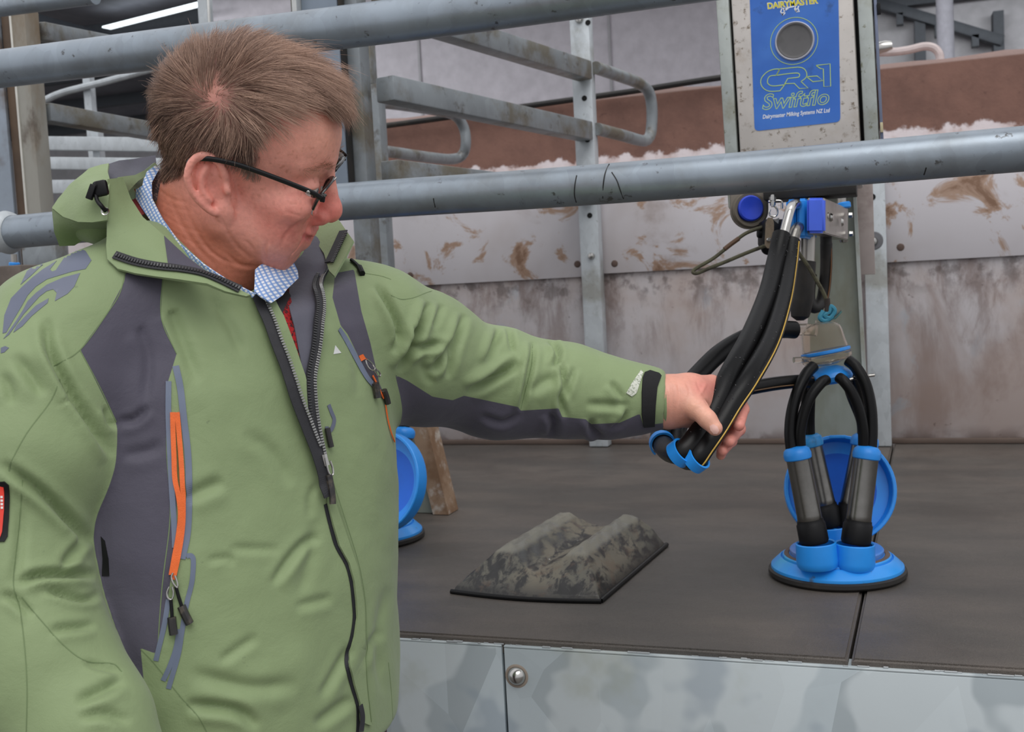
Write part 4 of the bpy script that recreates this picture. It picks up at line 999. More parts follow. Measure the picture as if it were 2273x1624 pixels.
def line_d(xy, pts):
    """distance, signed side and position along a polyline"""
    p = np.asarray(pts, float); L = np.r_[0, np.cumsum(np.linalg.norm(np.diff(p, axis=0), axis=1))]
    best = np.full(len(xy), 1e9); sd = np.zeros(len(xy)); tt = np.zeros(len(xy))
    for i in range(len(p)-1):
        e = p[i+1]-p[i]; l = np.linalg.norm(e); q = xy-p[i]; t = np.clip((q@e)/(l*l), 0, 1)
        v = q-t[:, None]*e; d = np.linalg.norm(v, axis=1); m = d < best
        best[m] = d[m]; sd[m] = ((e[0]*q[:, 1]-e[1]*q[:, 0])/l)[m]; tt[m] = ((L[i]+t*l)/L[-1])[m]
    return best, np.sign(sd), tt
def folds(V, F, specs, mask=None, soft=.15):
    """press cloth or skin creases into a surface: (polyline px, width px, depth m, ridge)"""
    N = vnormals(V, F); q = PX(V)[:, :2]; vw = V-CAM; vw /= np.linalg.norm(vw, axis=1)[:, None]
    fac = np.clip((-(N*vw).sum(1)-.02)/soft, 0, 1); D = np.zeros(len(V))
    for pts, w, a, rd in specs:
        p = np.asarray(pts, float)
        if len(p) > 2: p = spline(np.c_[p, np.zeros(len(p))], 4)[:, :2]
        lo, hi = p.min(0)-5*w, p.max(0)+5*w
        k = np.where((fac > 0) & (q > lo).all(1) & (q < hi).all(1))[0]
        if mask is not None: k = k[mask[k]]
        if not len(k): continue
        d, s, t = line_d(q[k], p); tp = np.clip(np.minimum(t, 1-t)*4, 0, 1)**.7*np.exp(-np.maximum(0, d-3.5*w)**2/w**2)
        u = d*s
        D[k] += tp*(-a*np.exp(-(u/w)**2)+rd*a*np.exp(-((u-1.9*w)/(1.3*w))**2)+.45*rd*a*np.exp(-((u+1.9*w)/(1.3*w))**2))
    return V+N*(D*fac)[:, None]
def attr_f(me, name, v):
    a = me.attributes.new(name, 'FLOAT', 'POINT'); a.data.foreach_set('value', np.asarray(v, np.float32))
def attr_c(me, name, c):
    a = me.attributes.new(name, 'FLOAT_COLOR', 'POINT'); c = np.asarray(c, np.float32)
    if c.shape[1] == 3: c = np.c_[c, np.ones(len(c), np.float32)]
    a.data.foreach_set('color', c.ravel())
def bvh_of(V, F): return BVHTree.FromPolygons([tuple(x) for x in V], [tuple(int(i) for i in f) for f in F])
def vnoise(P, sc, seed=0, octv=3):
    """cheap smooth 3-D value noise in numpy"""
    out = np.zeros(len(P)); amp = 1.0; tot = 0
    for o in range(octv):
        q = P*sc*(2**o)+seed*17.3+o*7.7; i = np.floor(q).astype(np.int64); f = q-i; f = f*f*(3-2*f); r = np.zeros(len(P))
        for dx in (0, 1):
            for dy in (0, 1):
                for dz in (0, 1):
                    h = ((i[:, 0]+dx)*73856093 ^ (i[:, 1]+dy)*19349663 ^ (i[:, 2]+dz)*83492791) & 0xffffff
                    h = (h*1103515245+12345) & 0x7fffffff
                    g = (h/0x7fffffff)*2-1
                    r += g*(f[:, 0] if dx else 1-f[:, 0])*(f[:, 1] if dy else 1-f[:, 1])*(f[:, 2] if dz else 1-f[:, 2])
        out += r*amp; tot += amp; amp *= .5
    return out/tot

# ================================================================== the man: frames
UP = -DOWN
man = root('person', 'man in a green and charcoal rain jacket, looking down at hoses in his hand', 'person', (M(517, 1600, 1.2)[0], M(517, 1600, 1.2)[1], 0.0))
hF = nrm(.97*RIGHT-.21*UP+.074*FWD); hL = .03*RIGHT+.45*UP+.88*FWD; hL = nrm(hL-hF*(hL@hF)); hU = nrm(np.cross(hF, hL)); hU = hU if hU@UP > 0 else -hU
HR = np.stack([hF, hL, hU])                       # rows: forward, left, up
HO = M(500, 415, 1.07)+hL*.075
toL = lambda P: (np.asarray(P)-HO)@HR.T
toW = lambda q: HO+np.asarray(q, float)@HR
NECKB = M(452, 590, 1.175)

# ------------------------------------------------------------------ head
EB = nrm(np.array([-.965, .24, -.10])); EN = nrm(np.array([.24, .97, .05])); EU = np.cross(EN, EB); EU = EU if EU[2] > 0 else -EU
EU = nrm(EU*.97-EB*(-.22)); EB = nrm(EB-EU*(EB@EU)); EN = nrm(np.cross(EB, EU)); EN = EN if EN[1] > 0 else -EN
EC = np.array([-.012, .0760, -.003])
ear = lambda b, u, n=0.: EC+EB*b*1.08+EU*u*1.06+EN*n*1.3
def head_sdf(P):
    q = toL(P); q = q.copy(); sgn = q[:, 1].copy(); q[:, 1] = np.abs(q[:, 1])
    d = s_ell(q, (-.001, 0, .048), (.091, .0745, .075))
    d = smin(d, s_ell(q, (.038, 0, .044), (.053, .062, .052)), .02)
    d = smin(d, s_ell(q, (.033, 0, -.028), (.050, .060, .070)), .022)
    d = smin(d, s_ell(q, (.0455, 0, -.0835), (.0225, .028, .0165)), .018)
    d = smin(d, s_cap(q, (.000, .057, -.042), (.046, .028, -.083), .017, .0165), .02)
    d = smin(d, s_ell(q, (.058, .046, -.017), (.025, .021, .018)), .014)
    d = smin(d, s_ell(q, (.047, .040, -.050), (.027, .0215, .028)), .016)
    d = smin(d, s_ell(q, (.0545, 0, -.058), (.0250, .034, .0245)), .014)
    d = smin(d, s_ell(q, (.012, 0, -.076), (.042, .042, .026)), .02)          # soft underside of the chin
    d = smax(d, -s_ell(q, (.0965, .034, .003), (.017, .019, .0125)), .010)     # eye sockets
    d = smin(d, s_cap(q, (.0835, .010, .025), (.064, .047, .029), .0085, .0080), .010)
    ball = s_ell(q, (.0720, .032, .003), (.0140, .0150, .0138))
    lid = np.minimum(smax(ball, -(q[:, 2]-.0045-(q[:, 0]-.0805)*.2), .002), smax(ball, q[:, 2]+.003, .002))
    d = smin(d, lid, .004)
    d = smin(d, s_cap(q, (.0655, .020, -.012), (.062, .044, -.010), .006, .005), .008)   # bag under the eye
    d = smin(d, s_cap(q, (.0825, 0, .022), (.0935, 0, -.022), .0085, .0115), .008)
    d = smin(d, s_ell(q, (.0935, 0, -.029), (.0150, .0145, .0130)), .008)
    d = smin(d, s_ell(q, (.0845, .0145, -.0340), (.0130, .0078, .0090)), .005)
    d = smax(d, -s_ell(q, (.0915, .0070, -.0435), (.0065, .0038, .0050)), .003)
    if not hasattr(head_sdf, 'mouth'): return d
    mo, up, dn_ = head_sdf.mouth
    d = smin(d, s_chain(q, up, [.0062, .0062, .0054, .0042, .0026], .004), .0035)
    d = smin(d, s_chain(q, dn_, [.0072, .0070, .0058, .0042, .0024], .004), .0035)
    d = smax(d, -s_chain(q, mo, [.0026, .0026, .0026, .0024, .0020], .002), .0018)
    d = smax(d, -s_cap(q, (.0745, 0, -.0805), (.062, .022, -.0800), .0050, .0035), .006)
    d = smax(d, -s_cap(q, (.0860, .0215, -.034), (.0660, .0385, -.068), .0018, .0015), .006)
    # neck
    nb, nt = NECKB, HO-hF*.030-hU*.045
    d = smin(d, s_cap(P, nt, nb, .054, .063), .028)
    d = smin(d, s_cap(P, toW((.010, 0, -.072)), nb+hF*.004, .040, .048), .03)
    # ears
    Re = np.stack([EB, EU, EN])
    e = s_ell(q, ear(.002, .005, -.004), (.0170, .0275, .0038), Re)
    e = smin(e, s_ell(q, ear(-.005, -.0265, -.002), (.0098, .0115, .0048), Re), .006)
    hel = [ear(*t) for t in ((-.012, .000, 0), (-.0135, .013, .001), (-.009, .0255, .001), (.001, .0315, .001), (.0115, .0280, .002), (.0185, .0160, .003), (.0185, .001, .003), (.0125, -.013, .002), (.004, -.024, .001))]
    e = smin(e, s_chain(q, spline(hel, 3), np.interp(np.linspace(0, 1, 25), np.linspace(0, 1, 9), [.0028, .0034, .0036, .0037, .0037, .0036, .0034, .0034, .004]), .002), .003)
    ah = [ear(*t) for t in ((.001, .020, -.001), (.0075, .011, 0), (.009, -.001, .0005), (.005, -.011, .001))]
    e = smin(e, s_chain(q, spline(ah, 4), .0031*np.ones(13), .003), .0045)
    e = smax(e, -s_ell(q, ear(-.003, -.001, .0045), (.0078, .0105, .0085), Re), .005)
    e = smin(e, s_ell(q, ear(-.0125, -.004, .0015), (.0040, .0060, .0045), Re), .004)
    e = smin(e, s_cap(q, ear(-.010, .01, -.008), ear(-.010, -.018, -.010), .010, .008), .006)
    return smin(d, e, .0045)
def face_f(l, u):
    lo_, hi_ = .03, .13
    for _ in range(22):
        m_ = (lo_+hi_)/2
        if head_sdf(toW(np.array([[m_, l, u]])))[0] < 0: lo_ = m_
        else: hi_ = m_
    return lo_
_ml = [0, .010, .020, .029, .037]; _mu = [-.0632+.0150*(l/.037)**1.35 for l in _ml]
_mf = [max(face_f(l, u), .0790-.5*l*l/.03) for l, u in zip(_ml, _mu)]
head_sdf.mouth = ([np.array([f+.0012, l, u]) for f, l, u in zip(_mf, _ml, _mu)], [np.array([f-.0028, l, u+.0060-.07*l]) for f, l, u in zip(_mf, _ml, _mu)], [np.array([f-.0080, l, u-.0066+.09*l]) for f, l, u in zip(_mf, _ml, _mu)])
pts_ = [toW(q) for q in np.array([(x, y, z) for x in (-.125, .135) for y in (-.115, .115) for z in (-.13, .15)])]+[NECKB+np.array([.08, .08, -.09]), NECKB-np.array([.08, .08, .09])]
_lo, _hi = np.min(pts_, 0), np.max(pts_, 0)
HV, HFc = surf(head_sdf, _lo, _hi, .00155)
HFc = fixwind(HV, HFc); HV = relax(HV, HFc, 2, .45)
FACEFOLDS = [  # neck creases, crow's feet, smile lines (pixel lines on the photo's face)
    ([(352, 470), (400, 500), (455, 520)], 3, .0010, .6), ([(345, 440), (390, 462), (430, 470)], 3, .0009, .6), ([(372, 420), (390, 470), (430, 540), (480, 590)], 5, .0016, .5),
    ([(392, 410), (415, 470), (452, 540), (510, 590)], 5, .0015, .5), ([(360, 500), (410, 530), (470, 550)], 3, .0008, .6), ([(430, 500), (470, 560), (540, 592), (580, 590)], 4, .0016, .6),
    ([(488, 478), (508, 520), (530, 550), (560, 575)], 4, .0014, .6), ([(640, 436), (655, 430), (672, 432)], 2.5, .0007, .5), ([(632, 452), (655, 452), (680, 458)], 2.5, .0007, .5),
    ([(628, 470), (650, 474), (672, 482)], 2.5, .0007, .5), ([(680, 486), (655, 500), (634, 522), (626, 548)], 3.5, .0024, .8), ([(596, 588), (588, 560), (594, 530)], 3.5, .0018, .7),
    ([(566, 560), (556, 545), (540, 530)], 3, .0009, .6), ([(610, 500), (625, 515), (626, 540)], 3, .0008, .5), ([(500, 560), (530, 585), (575, 592)], 4, .0016, .5), ([(340, 410), (380, 440), (425, 452)], 2.5, .0008, .6)]
HV = folds(HV, HFc, [(p, w*(.9 if i < 6 else 1.1), a*(.34 if i < 6 else .6), r*.5) for i, (p, w, a, r) in enumerate(FACEFOLDS)])
hl = toL(HV); hn = vnormals(HV, HFc)
HV = HV+hn*(vnoise(hl, 260, 3, 2)*.00022)[:, None]
al = np.abs(hl[:, 1])
g = lambda c, r: np.exp(-(((hl[:, 0]-c[0])/r[0])**2+((al-c[1])/r[1])**2+((hl[:, 2]-c[2])/r[2])**2))
def tint(C, w, col): return C*(1-w[:, None])+np.array(col[:3])*w[:, None]
SK = np.tile(np.array(S(226, 154, 138)[:3]), (len(HV), 1))
SK = tint(SK, .95*np.clip(1-np.linalg.norm((hl-np.array([.058, 0, -.03]))/np.array([.05, .08, .045]), axis=1), 0, 1)**.5, S(208, 112, 100))
SK = tint(SK, .8*g((.095, 0, -.031), (.022, .02, .02)), S(214, 104, 94))
SK = tint(SK, .7*np.clip(g((-.016, .085, 0), (.022, .014, .04))*1.2, 0, 1), S(230, 146, 132))
SK = tint(SK, .5*g((.07, 0, .06), (.04, .06, .03)), S(216, 162, 130))
nk = np.clip((-hl[:, 2]-.03-hl[:, 0]*.55)/.04, 0, 1)
SK = tint(SK, .85*nk, S(196, 118, 92))
lipm = np.clip(1-np.abs(hl[:, 2]+.0636-.0150*(al/.037)**1.35)/.0095, 0, 1)*np.clip((hl[:, 0]-.055)/.006, 0, 1)*np.clip((.036-al)/.010, 0, 1)
SK = tint(SK, .75*lipm, S(176, 74, 76))
beard = np.clip(1-np.linalg.norm((hl-np.array([.07, 0, -.088]))/np.array([.045, .05, .032]), axis=1), 0, 1)
SK = tint(SK, .4*beard, S(168, 124, 108))
SK = 1.22*SK*(1+.12*vnoise(hl, 70, 1, 3)+.10*vnoise(hl, 420, 2, 2))[:, None]
SK = tint(SK, .35*np.clip(vnoise(hl, 190, 12, 3)*2.2, 0, 1)*np.clip(1-np.linalg.norm((hl-np.array([.06, 0, -.03]))/np.array([.06, .09, .05]), axis=1), 0, 1)**.5, S(196, 84, 76))
SK = tint(SK, .45*np.clip((vnoise(hl, 260, 9, 2)-.36)*5, 0, 1)*np.clip(1-np.abs(hl[:, 2]-.02)/.07, 0, 1), S(176, 104, 74))
hm_poly = [(.11, .083), (.094, .079), (.080, .071), (.064, .055), (.050, .036), (.036, .020), (.022, -.006), (.008, -.008), (.004, .026), (-.030, .030), (-.036, -.012), (-.052, -.048), (-.13, -.055), (-.14, .17), (.11, .17)]
_hb = bvh_of(HV, HFc); _hl = []
for px, py in ((735, 244), (700, 230), (650, 226), (606, 246), (582, 285), (568, 332), (574, 392), (548, 398), (536, 362), (500, 345), (440, 338), (420, 362), (400, 392), (368, 404)):
    r = ray(px, py); n_ = np.linalg.norm(r); a_ = _hb.ray_cast(Vector(CAM), Vector(r/n_))[0]
    if a_ is not None: q_ = toL(np.array(a_)); _hl.append((q_[0], q_[2]))
hm_poly = [(.11, .084), (.093, .080)]+_hl+[(-.13, _hl[-1][1]-.012), (-.14, .17), (.11, .17)]
hm = poly_sd(hl[:, [0, 2]], hm_poly)+.004*vnoise(hl, 90, 5, 2)
hairy = np.clip(hm/.010+.15, 0, 1)
SK = tint(SK, hairy*.80*np.clip(np.linalg.norm(hl-toL(M(482, 218, 1.06)), axis=1)/.03, .25, 1), S(98, 68, 58))
# ------------------------------------------------------------------ hand that holds the hoses
HP = {k: M(*v) for k, v in dict(
    arm=(1395, 884, 1.435), wr=(1478, 884, 1.425), wr2=(1486, 902, 1.43), pa=(1530, 872, 1.435), pb=(1535, 905, 1.445),
    t0=(1524, 888, 1.415), t1=(1548, 908, 1.397), t2=(1570, 930, 1.383), t3=(1587, 950, 1.378),
    i0=(1578, 853, 1.470), i1=(1636, 868, 1.492), i2=(1648, 908, 1.466), i3=(1640, 944, 1.436),
    m0=(1573, 875, 1.472), m1=(1632, 905, 1.500), m2=(1640, 952, 1.478), m3=(1618, 980, 1.440),
    r0=(1560, 898, 1.472), r1=(1614, 938, 1.498), r2=(1622, 978, 1.480), r3=(1603, 1000, 1.445),
    p0=(1545, 918, 1.466), p1=(1590, 962, 1.486), p2=(1604, 992, 1.476), p3=(1600, 1010, 1.452)).items()}
def hand_sdf(P):
    h = HP
    d = s_cap(P, h['arm'], h['wr'], .0275, .0272); d = smin(d, s_cap(P, h['wr'], h['wr2'], .0268, .0255), .012)
    d = smin(d, s_chain(P, [h['wr'], h['pa'], h['i0']], [.0240, .0230, .0135], .014), .018)
    d = smin(d, s_chain(P, [h['wr2'], h['pb'], h['p0']], [.0230, .0225, .0130], .014), .018)
    d = smin(d, s_chain(P, [h['pa'], h['m0']], [.020, .0135]), .014); d = smin(d, s_chain(P, [h['pb'], h['r0']], [.020, .0135]), .014)
    d = smin(d, s_chain(P, [h['wr2'], h['t0'], h['t1']], [.022, .0170, .0135], .012), .016)
    t = s_chain(P, [h['t1'], h['t2'], h['t3']], [.0135, .0112, .0098], .006); d = smin(d, t, .006)
    for f, rr in (('i', (.0115, .0098, .0088, .0076)), ('m', (.0115, .0100, .0088, .0076)), ('r', (.0110, .0094, .0083, .0072)), ('p', (.0100, .0084, .0075, .0064))):
        d = smin(d, s_chain(P, [h[f+str(i)] for i in range(4)], rr, .004), .0045)
    return d
pp_ = np.array(list(HP.values())); GV, GF = surf(hand_sdf, pp_.min(0)-.045, pp_.max(0)+.045, .0014)
GF = fixwind(GV, GF); GV = relax(GV, GF, 2, .45)
GV = folds(GV, GF, [([(1500, 840), (1508, 870), (1505, 905)], 3, .0007, .5), ([(1520, 840), (1530, 868), (1528, 890)], 3, .0006, .5), ([(1545, 842), (1552, 862), (1560, 876)], 3, .0007, .6),
    ([(1488, 850), (1492, 880), (1490, 915)], 3, .0007, .5), ([(1536, 895), (1548, 893), (1560, 890)], 3.5, .0009, .5), ([(1556, 884), (1566, 890), (1572, 900)], 3, .0008, .6), ([(1558, 916), (1566, 910), (1573, 912)], 2, .0005, .4),
    ([(1562, 920), (1570, 915), (1577, 917)], 2, .0005, .4), ([(1636, 925), (1645, 928), (1653, 927)], 2, .0006, .5), ([(1568, 850), (1560, 865), (1552, 880)], 4, -.0010, 0)])
gq = PX(GV)
GC = np.tile(np.array(S(214, 152, 132)[:3]), (len(GV), 1))
w_ = np.exp(-(line_d(gq[:, :2], [(1560, 860), (1600, 860), (1650, 880), (1650, 940), (1610, 1000)])[0]/28)**2); GC = GC*(1-.6*w_[:, None])+np.array(S(212, 124, 116)[:3])*.6*w_[:, None]
w_ = np.exp(-(line_d(gq[:, :2], [(1535, 895), (1585, 950)])[0]/22)**2); GC = GC*(1-.6*w_[:, None])+np.array(S(222, 170, 146)[:3])*.6*w_[:, None]
GC = 1.12*GC*(1+.09*vnoise(GV, 110, 4, 3)+.05*vnoise(GV, 500, 6, 2))[:, None]

# ------------------------------------------------------------------ jacket
RH = nrm(np.array([RIGHT[0], RIGHT[1], 0])); FH = nrm(np.array([FWD[0], FWD[1], 0]))
rows = [  # px, py, depth, half breadth, half depth, yaw
    (448, 535, 1.185, .068, .066, 33), (450, 580, 1.185, .092, .078, 33), (452, 620, 1.185, .132, .092, 34), (456, 680, 1.19, .176, .110, 35), (462, 740, 1.19, .198, .126, 36), (472, 850, 1.195, .204, .142, 39), (486, 1000, 1.20, .205, .152, 43),
    (500, 1200, 1.20, .203, .158, 49), (503, 1400, 1.20, .203, .162, 54), (504, 1600, 1.20, .206, .164, 55), (504, 1660, 1.20, .206, .164, 55), (504, 1700, 1.20, .20, .16, 55)]
rz = []; rc = []
for px, py, d, a, b, ps in rows:
    c = M(px, py, d); rz.append(c[2]); rc.append((c[0], c[1], a, b, math.radians(ps)))
rz = np.array(rz)[::-1]; rc = np.array(rc)[::-1]; ZBOT = M(514, 1650, 1.2)[2]
def torso_sdf(P, grow=0.0):
    z = P[:, 2]; cx, cy, a, b, ps = (np.interp(z, rz, rc[:, i]) for i in range(5)); a = a+grow; b = b+grow
    dx, dy = P[:, 0]-cx, P[:, 1]-cy
    dr, df = dx*RH[0]+dy*RH[1], dx*FH[0]+dy*FH[1]
    u = dr*np.cos(ps)+df*np.sin(ps); v = dr*np.sin(ps)-df*np.cos(ps)
    n = 2.3; k = (np.abs(u/a)**n+np.abs(v/b)**n)**(1/n)
    d = (k-1)*np.minimum(a, b)*.92
    return smax(d, np.maximum(ZBOT-z, z-rz[-1]), .012)
SL = dict(pts=[M(*p) for p in ((700, 690, 1.255), (836, 735, 1.29), (905, 782, 1.33), (960, 800, 1.36), (1056, 838, 1.395), (1108, 850, 1.405), (1150, 858, 1.41), (1250, 868, 1.42), (1350, 884, 1.428), (1420, 888, 1.43), (1476, 888, 1.427))],
          rs=[.060, .070, .080, .078, .0635, .0705, .0635, .062, .052, .0410, .0372])
SR = dict(pts=[M(*p) for p in ((330, 660, 1.12), (138, 768, 1.07), (90, 870, 1.045), (60, 1000, 1.02), (0, 1180, 1.0), (24, 1330, .985), (74, 1470, .968), (188, 1620, .95), (260, 1760, .94))],
          rs=[.072, .074, .081, .080, .072, .070, .066, .057, .052])
_pe = SL['pts'][-1]; _pd = nrm(SL['pts'][-1]-SL['pts'][-2])
def sleeveL(P): return smax(s_chain(P, SL['pts'], SL['rs'], .02), (P-_pe)@_pd, .003)
def sleeveR(P): return s_chain(P, SR['pts'], SR['rs'], .02)
def jacket_sdf(P):
    t = torso_sdf(P); l = sleeveL(P); r = sleeveR(P)
    z = P[:, 2]; k = np.interp(z, [1.20, 1.36, 1.46], [.006, .014, .05])
    kl = np.interp((P-SL['pts'][1])@RIGHT, [-.1, .0, .06], [.06, .04, .012])
    d = smin(t, l, kl); d = smin(d, r, k)
    # shoulders
    d = smin(d, s_cap(P, M(450, 620, 1.19), M(790, 708, 1.275), .056, .064), .035)
    d = smin(d, s_cap(P, M(430, 620, 1.18), M(192, 730, 1.085), .056, .064), .035)
    # room for the neck
    ax = nrm(HO-hU*.04-NECKB); d = smax(d, -s_cap(P, M(630, 560, 1.14), M(740, 530, 1.21), .052, .045), .015); return smax(d, -s_cap(P, NECKB+ax*.005+hF*.01, NECKB+ax*.2+hF*.03, .074, .11), .012)

_all = np.array(SL['pts']+SR['pts']+[M(514, 1700, 1.2)+np.array([.24, .24, 0]), M(514, 1700, 1.2)-np.array([.24, .24, 0]), M(448, 470, 1.18)])
JV, JF = surf(jacket_sdf, _all.min(0)-.10, _all.max(0)+.10, .0031)
JF = fixwind(JV, JF); JV = relax(JV, JF, 11, .5)
tS, lS, rS = torso_sdf(JV), sleeveL(JV), sleeveR(JV)
isT = (tS < lS) & (tS < rS); isL = (lS <= tS) & (lS < rS); isR = ~isT & ~isL
jn = vnormals(JV, JF)
JV = JV+jn*(vnoise(JV, 11, 21, 2)*.0042+vnoise(JV, 30, 22, 2)*.0013)[:, None]
c5 = lambda pts: [(780+x/3.157, 580+y/3.157) for x, y in pts]
c4 = lambda pts: [(440+x/2.242, 900+y/2.242) for x, y in pts]
c3 = lambda pts: [(x/2.071, 840+y/2.071) for x, y in pts]
c1 = lambda pts: [(x/2.9, 340+y/2.9) for x, y in pts]
FT = [(c4([(370, 890), (450, 770), (530, 680), (610, 655)]), 9, .0075, .8), (c4([(610, 1450), (680, 1330), (750, 1200)]), 9, .006, .8), (c4([(-40, 1330), (250, 1400), (500, 1385)]), 16, .006, .6),
      (c4([(-60, 1490), (180, 1515), (300, 1600)]), 12, .010, .8), (c4([(580, 1590), (760, 1455)]), 11, .007, .7), (c4([(150, 710), (410, 715)]), 9, .003, .5), (c4([(-60, 470), (0, 430), (130, 375)]), 14, .007, .6),
      (c4([(480, 1000), (670, 955)]), 10, .004, .6), (c4([(40, 770), (160, 760), (150, 800)]), 8, .003, .5), (c4([(100, 1280), (260, 1170), (300, 1150)]), 10, .004, .6), (c4([(560, 560), (560, 450), (600, 380)]), 9, .003, .5),
      ([(365, 640), (400, 740), (440, 850)], 14, .006, .6), ([(470, 660), (510, 720), (540, 790)], 12, .004, .6), ([(540, 960), (600, 1000), (650, 1080)], 16, .004, .6), ([(300, 700), (330, 790), (320, 900)], 12, .004, .6),
      ([(700, 1150), (690, 1240), (660, 1330)], 14, .004, .5), ([(262, 935), (300, 930), (330, 900)], 9, .006, .7), ([(270, 1010), (330, 1000), (360, 980)], 12, .004, .6), ([(860, 1300), (840, 1420), (850, 1540)], 12, .005, .6),
      ([(800, 1480), (820, 1430), (850, 1400)], 9, .005, .6), ([(745, 700), (790, 800), (800, 880)], 12, .004, .5)]
FR = [(c3([(80, 940), (200, 900), (440, 900)]), 10, .010, .8), (c3([(200, 965), (380, 1015), (460, 985)]), 8, .006, .7), (c3([(230, 1155), (440, 1135)]), 10, .005, .7), (c3([(350, 1490), (570, 1385)]), 13, .006, .7),
      (c3([(280, 870), (390, 730)]), 10, .006, .7), (c3([(0, 385), (120, 470), (230, 560), (420, 760)]), 12, .009, .8), (c1([(300, 1060), (325, 1270), (470, 1560)])+c3([(350, 100), (520, 360)]), 12, .010, .8),
      (c1([(90, 1300), (200, 1430), (280, 1560)]), 14, .005, .6), (c3([(0, 1000), (60, 1010), (150, 1090)]), 10, .005, .6), (c3([(380, 1300), (480, 1330), (560, 1350)]), 9, .004, .6), (c3([(480, 130), (500, 200), (540, 220)]), 8, .005, .6),
      (c3([(100, 600), (90, 800), (60, 960)]), 12, .003, .5), (c3([(360, 1560), (480, 1540), (600, 1580)]), 12, .005, .6), (c1([(20, 1420), (60, 1520), (70, 1620)]), 12, .004, .6)]
FL = [(c5([(370, 650), (480, 600), (650, 578)]), 8, .007, .8), (c5([(550, 290), (450, 520), (330, 770)]), 9, .011, .8), (c5([(710, 550), (600, 720), (530, 775)]), 9, .007, .8), (c5([(795, 370), (720, 600), (670, 820)]), 9, .008, .8),
      (c5([(1040, 470), (950, 720)]), 8, .006, .8), (c5([(1180, 705), (1050, 785), (810, 920)]), 10, .010, .8), (c5([(1275, 560), (1260, 700), (1185, 1050)]), 7, .007, .9), (c5([(1390, 550), (1450, 640), (1415, 750)]), 7, .007, .8),
      (c5([(1475, 700), (1490, 860), (1468, 960), (1495, 1100)]), 7, .008, .8), (c5([(1560, 740), (1500, 960)]), 7, .005, .8), (c5([(1100, 460), (1135, 640)]), 7, .005, .7), (c5([(1820, 840), (1905, 975)]), 8, .004, .7), (c5([(1640, 1000), (1960, 1010)]), 9, .004, .6),
      (c5([(180, 160), (310, 400), (345, 570)]), 9, .008, .8), (c5([(400, 480), (460, 490), (480, 420)]), 7, .005, .6), (c5([(640, 300), (600, 400), (570, 470)]), 8, .004, .6), (c5([(900, 1080), (1060, 1130), (1180, 1060)]), 8, .004, .6), (c5([(1400, 1060), (1420, 1150), (1400, 1230)]), 9, .006, .8),
      (c5([(1680, 1100), (1690, 1180), (1760, 1240)]), 8, .006, .8), (c5([(1940, 1030), (1900, 1120), (1820, 1180)]), 7, .005, .8), (c5([(560, 860), (520, 780), (500, 700)]), 9, .003, .6), (c5([(290, 640), (340, 520), (330, 480)]), 7, .005, .6), (c5([(1250, 930), (1340, 850), (1460, 800)]), 12, .004, .6)]
_sf = lambda L, k, a, r: [(p, w*k, d*a, rd*r) for p, w, d, rd in L]
JV = folds(JV, JF, _sf(FT, 1.0, .85, .55), isT); JV = folds(JV, JF, _sf(FR, .92, 1.15, .65), isR); JV = folds(JV, JF, _sf(FL, .95, 1.35, .75), isL | ((PX(JV)[:, 0] > 820) & ~isR))
JV = relax(JV, JF, 1, .3)
jq = PX(JV)[:, :2]
pA = [(279, 603), (362, 606), (357, 705), (392, 785), (372, 850), (376, 920), (392, 1080), (392, 1200), (372, 1330), (352, 1445), (345, 1450), (312, 1438), (320, 1520), (240, 1500), (120, 1300), (180, 1000), (258, 937), (178, 776), (240, 692), (276, 625)]
pA2 = [(279, 603), (362, 606), (357, 705), (392, 785), (372, 850), (376, 950), (262, 950), (258, 937), (178, 776), (240, 692), (276, 625)]
pL = [(858, 838), (872, 829), (905, 845), (960, 880), (1005, 888), (1030, 878), (1150, 903), (1156, 911), (1240, 906), (1248, 925), (1300, 930), (1312, 941), (1375, 938), (1420, 918), (1428, 944), (1478, 938), (1490, 990), (1000, 1150), (840, 960)]
pC = [(744, 606), (786, 598), (802, 690), (822, 760), (842, 850), (860, 892), (842, 880), (800, 800), (772, 742), (756, 722), (738, 660)]
ch = np.full(len(JV), -50.)
tS, lS, rS = torso_sdf(JV), sleeveL(JV), sleeveR(JV)
cl_ = lambda a: np.clip(a, -50, 50)
sdA, sdA2, sdL, sdC = (poly_sd(jq, p) for p in (pA, pA2, pL, pC)); sR, sL_ = (rS-tS)*1500, (lS-tS)*1500
ch = np.maximum.reduce([cl_(np.minimum(sdA, sR)), cl_(np.minimum(sdA2, -sR)), cl_(np.minimum(sdA, sdA2)), cl_(np.minimum(sdL, -sL_)), cl_(sdC)])
def m_cloth(name='jacket_cloth', panels=True, base=S(134, 151, 109), dark=S(78, 75, 88)):
    t = Mat(name); n = t.noise(5, 4, .6)
    gcol = t.mul(base, t.rng(n, .3, .7, .93, 1.06, False))
    gcol = t.mix(t.rng(t.noise(60, 3), .72, .78, 0, .45), gcol, S(92, 104, 78))
    c = gcol
    if panels:
        dcol = t.mul(dark, t.rng(t.noise(9, 4), .3, .7, .94, 1.08, False))
        c = t.mix(t.rng(t.attr('charcoal'), -.6, .6), gcol, dcol)
    t.bump(t.math('ADD', t.math('MULTIPLY', t.noise(900, 2), .10), t.math('MULTIPLY', t.noise(22, 7, .58, .35), 1.1)), .34, .005)
    return t.set(color=c, rough=.62, sheen=.15, spec=.35)
CLOTH = m_cloth(); CLOTHG = m_cloth('jacket_green', False); CHAR = m_cloth('jacket_charcoal', False, S(78, 75, 88)); LIN = m_cloth('jacket_lining', False, S(92, 92, 104))
jk = part('jacket', (JV, JF), CLOTH, man, 180)
attr_f(jk.data, 'charcoal', ch)
JB = bvh_of(JV, JF)
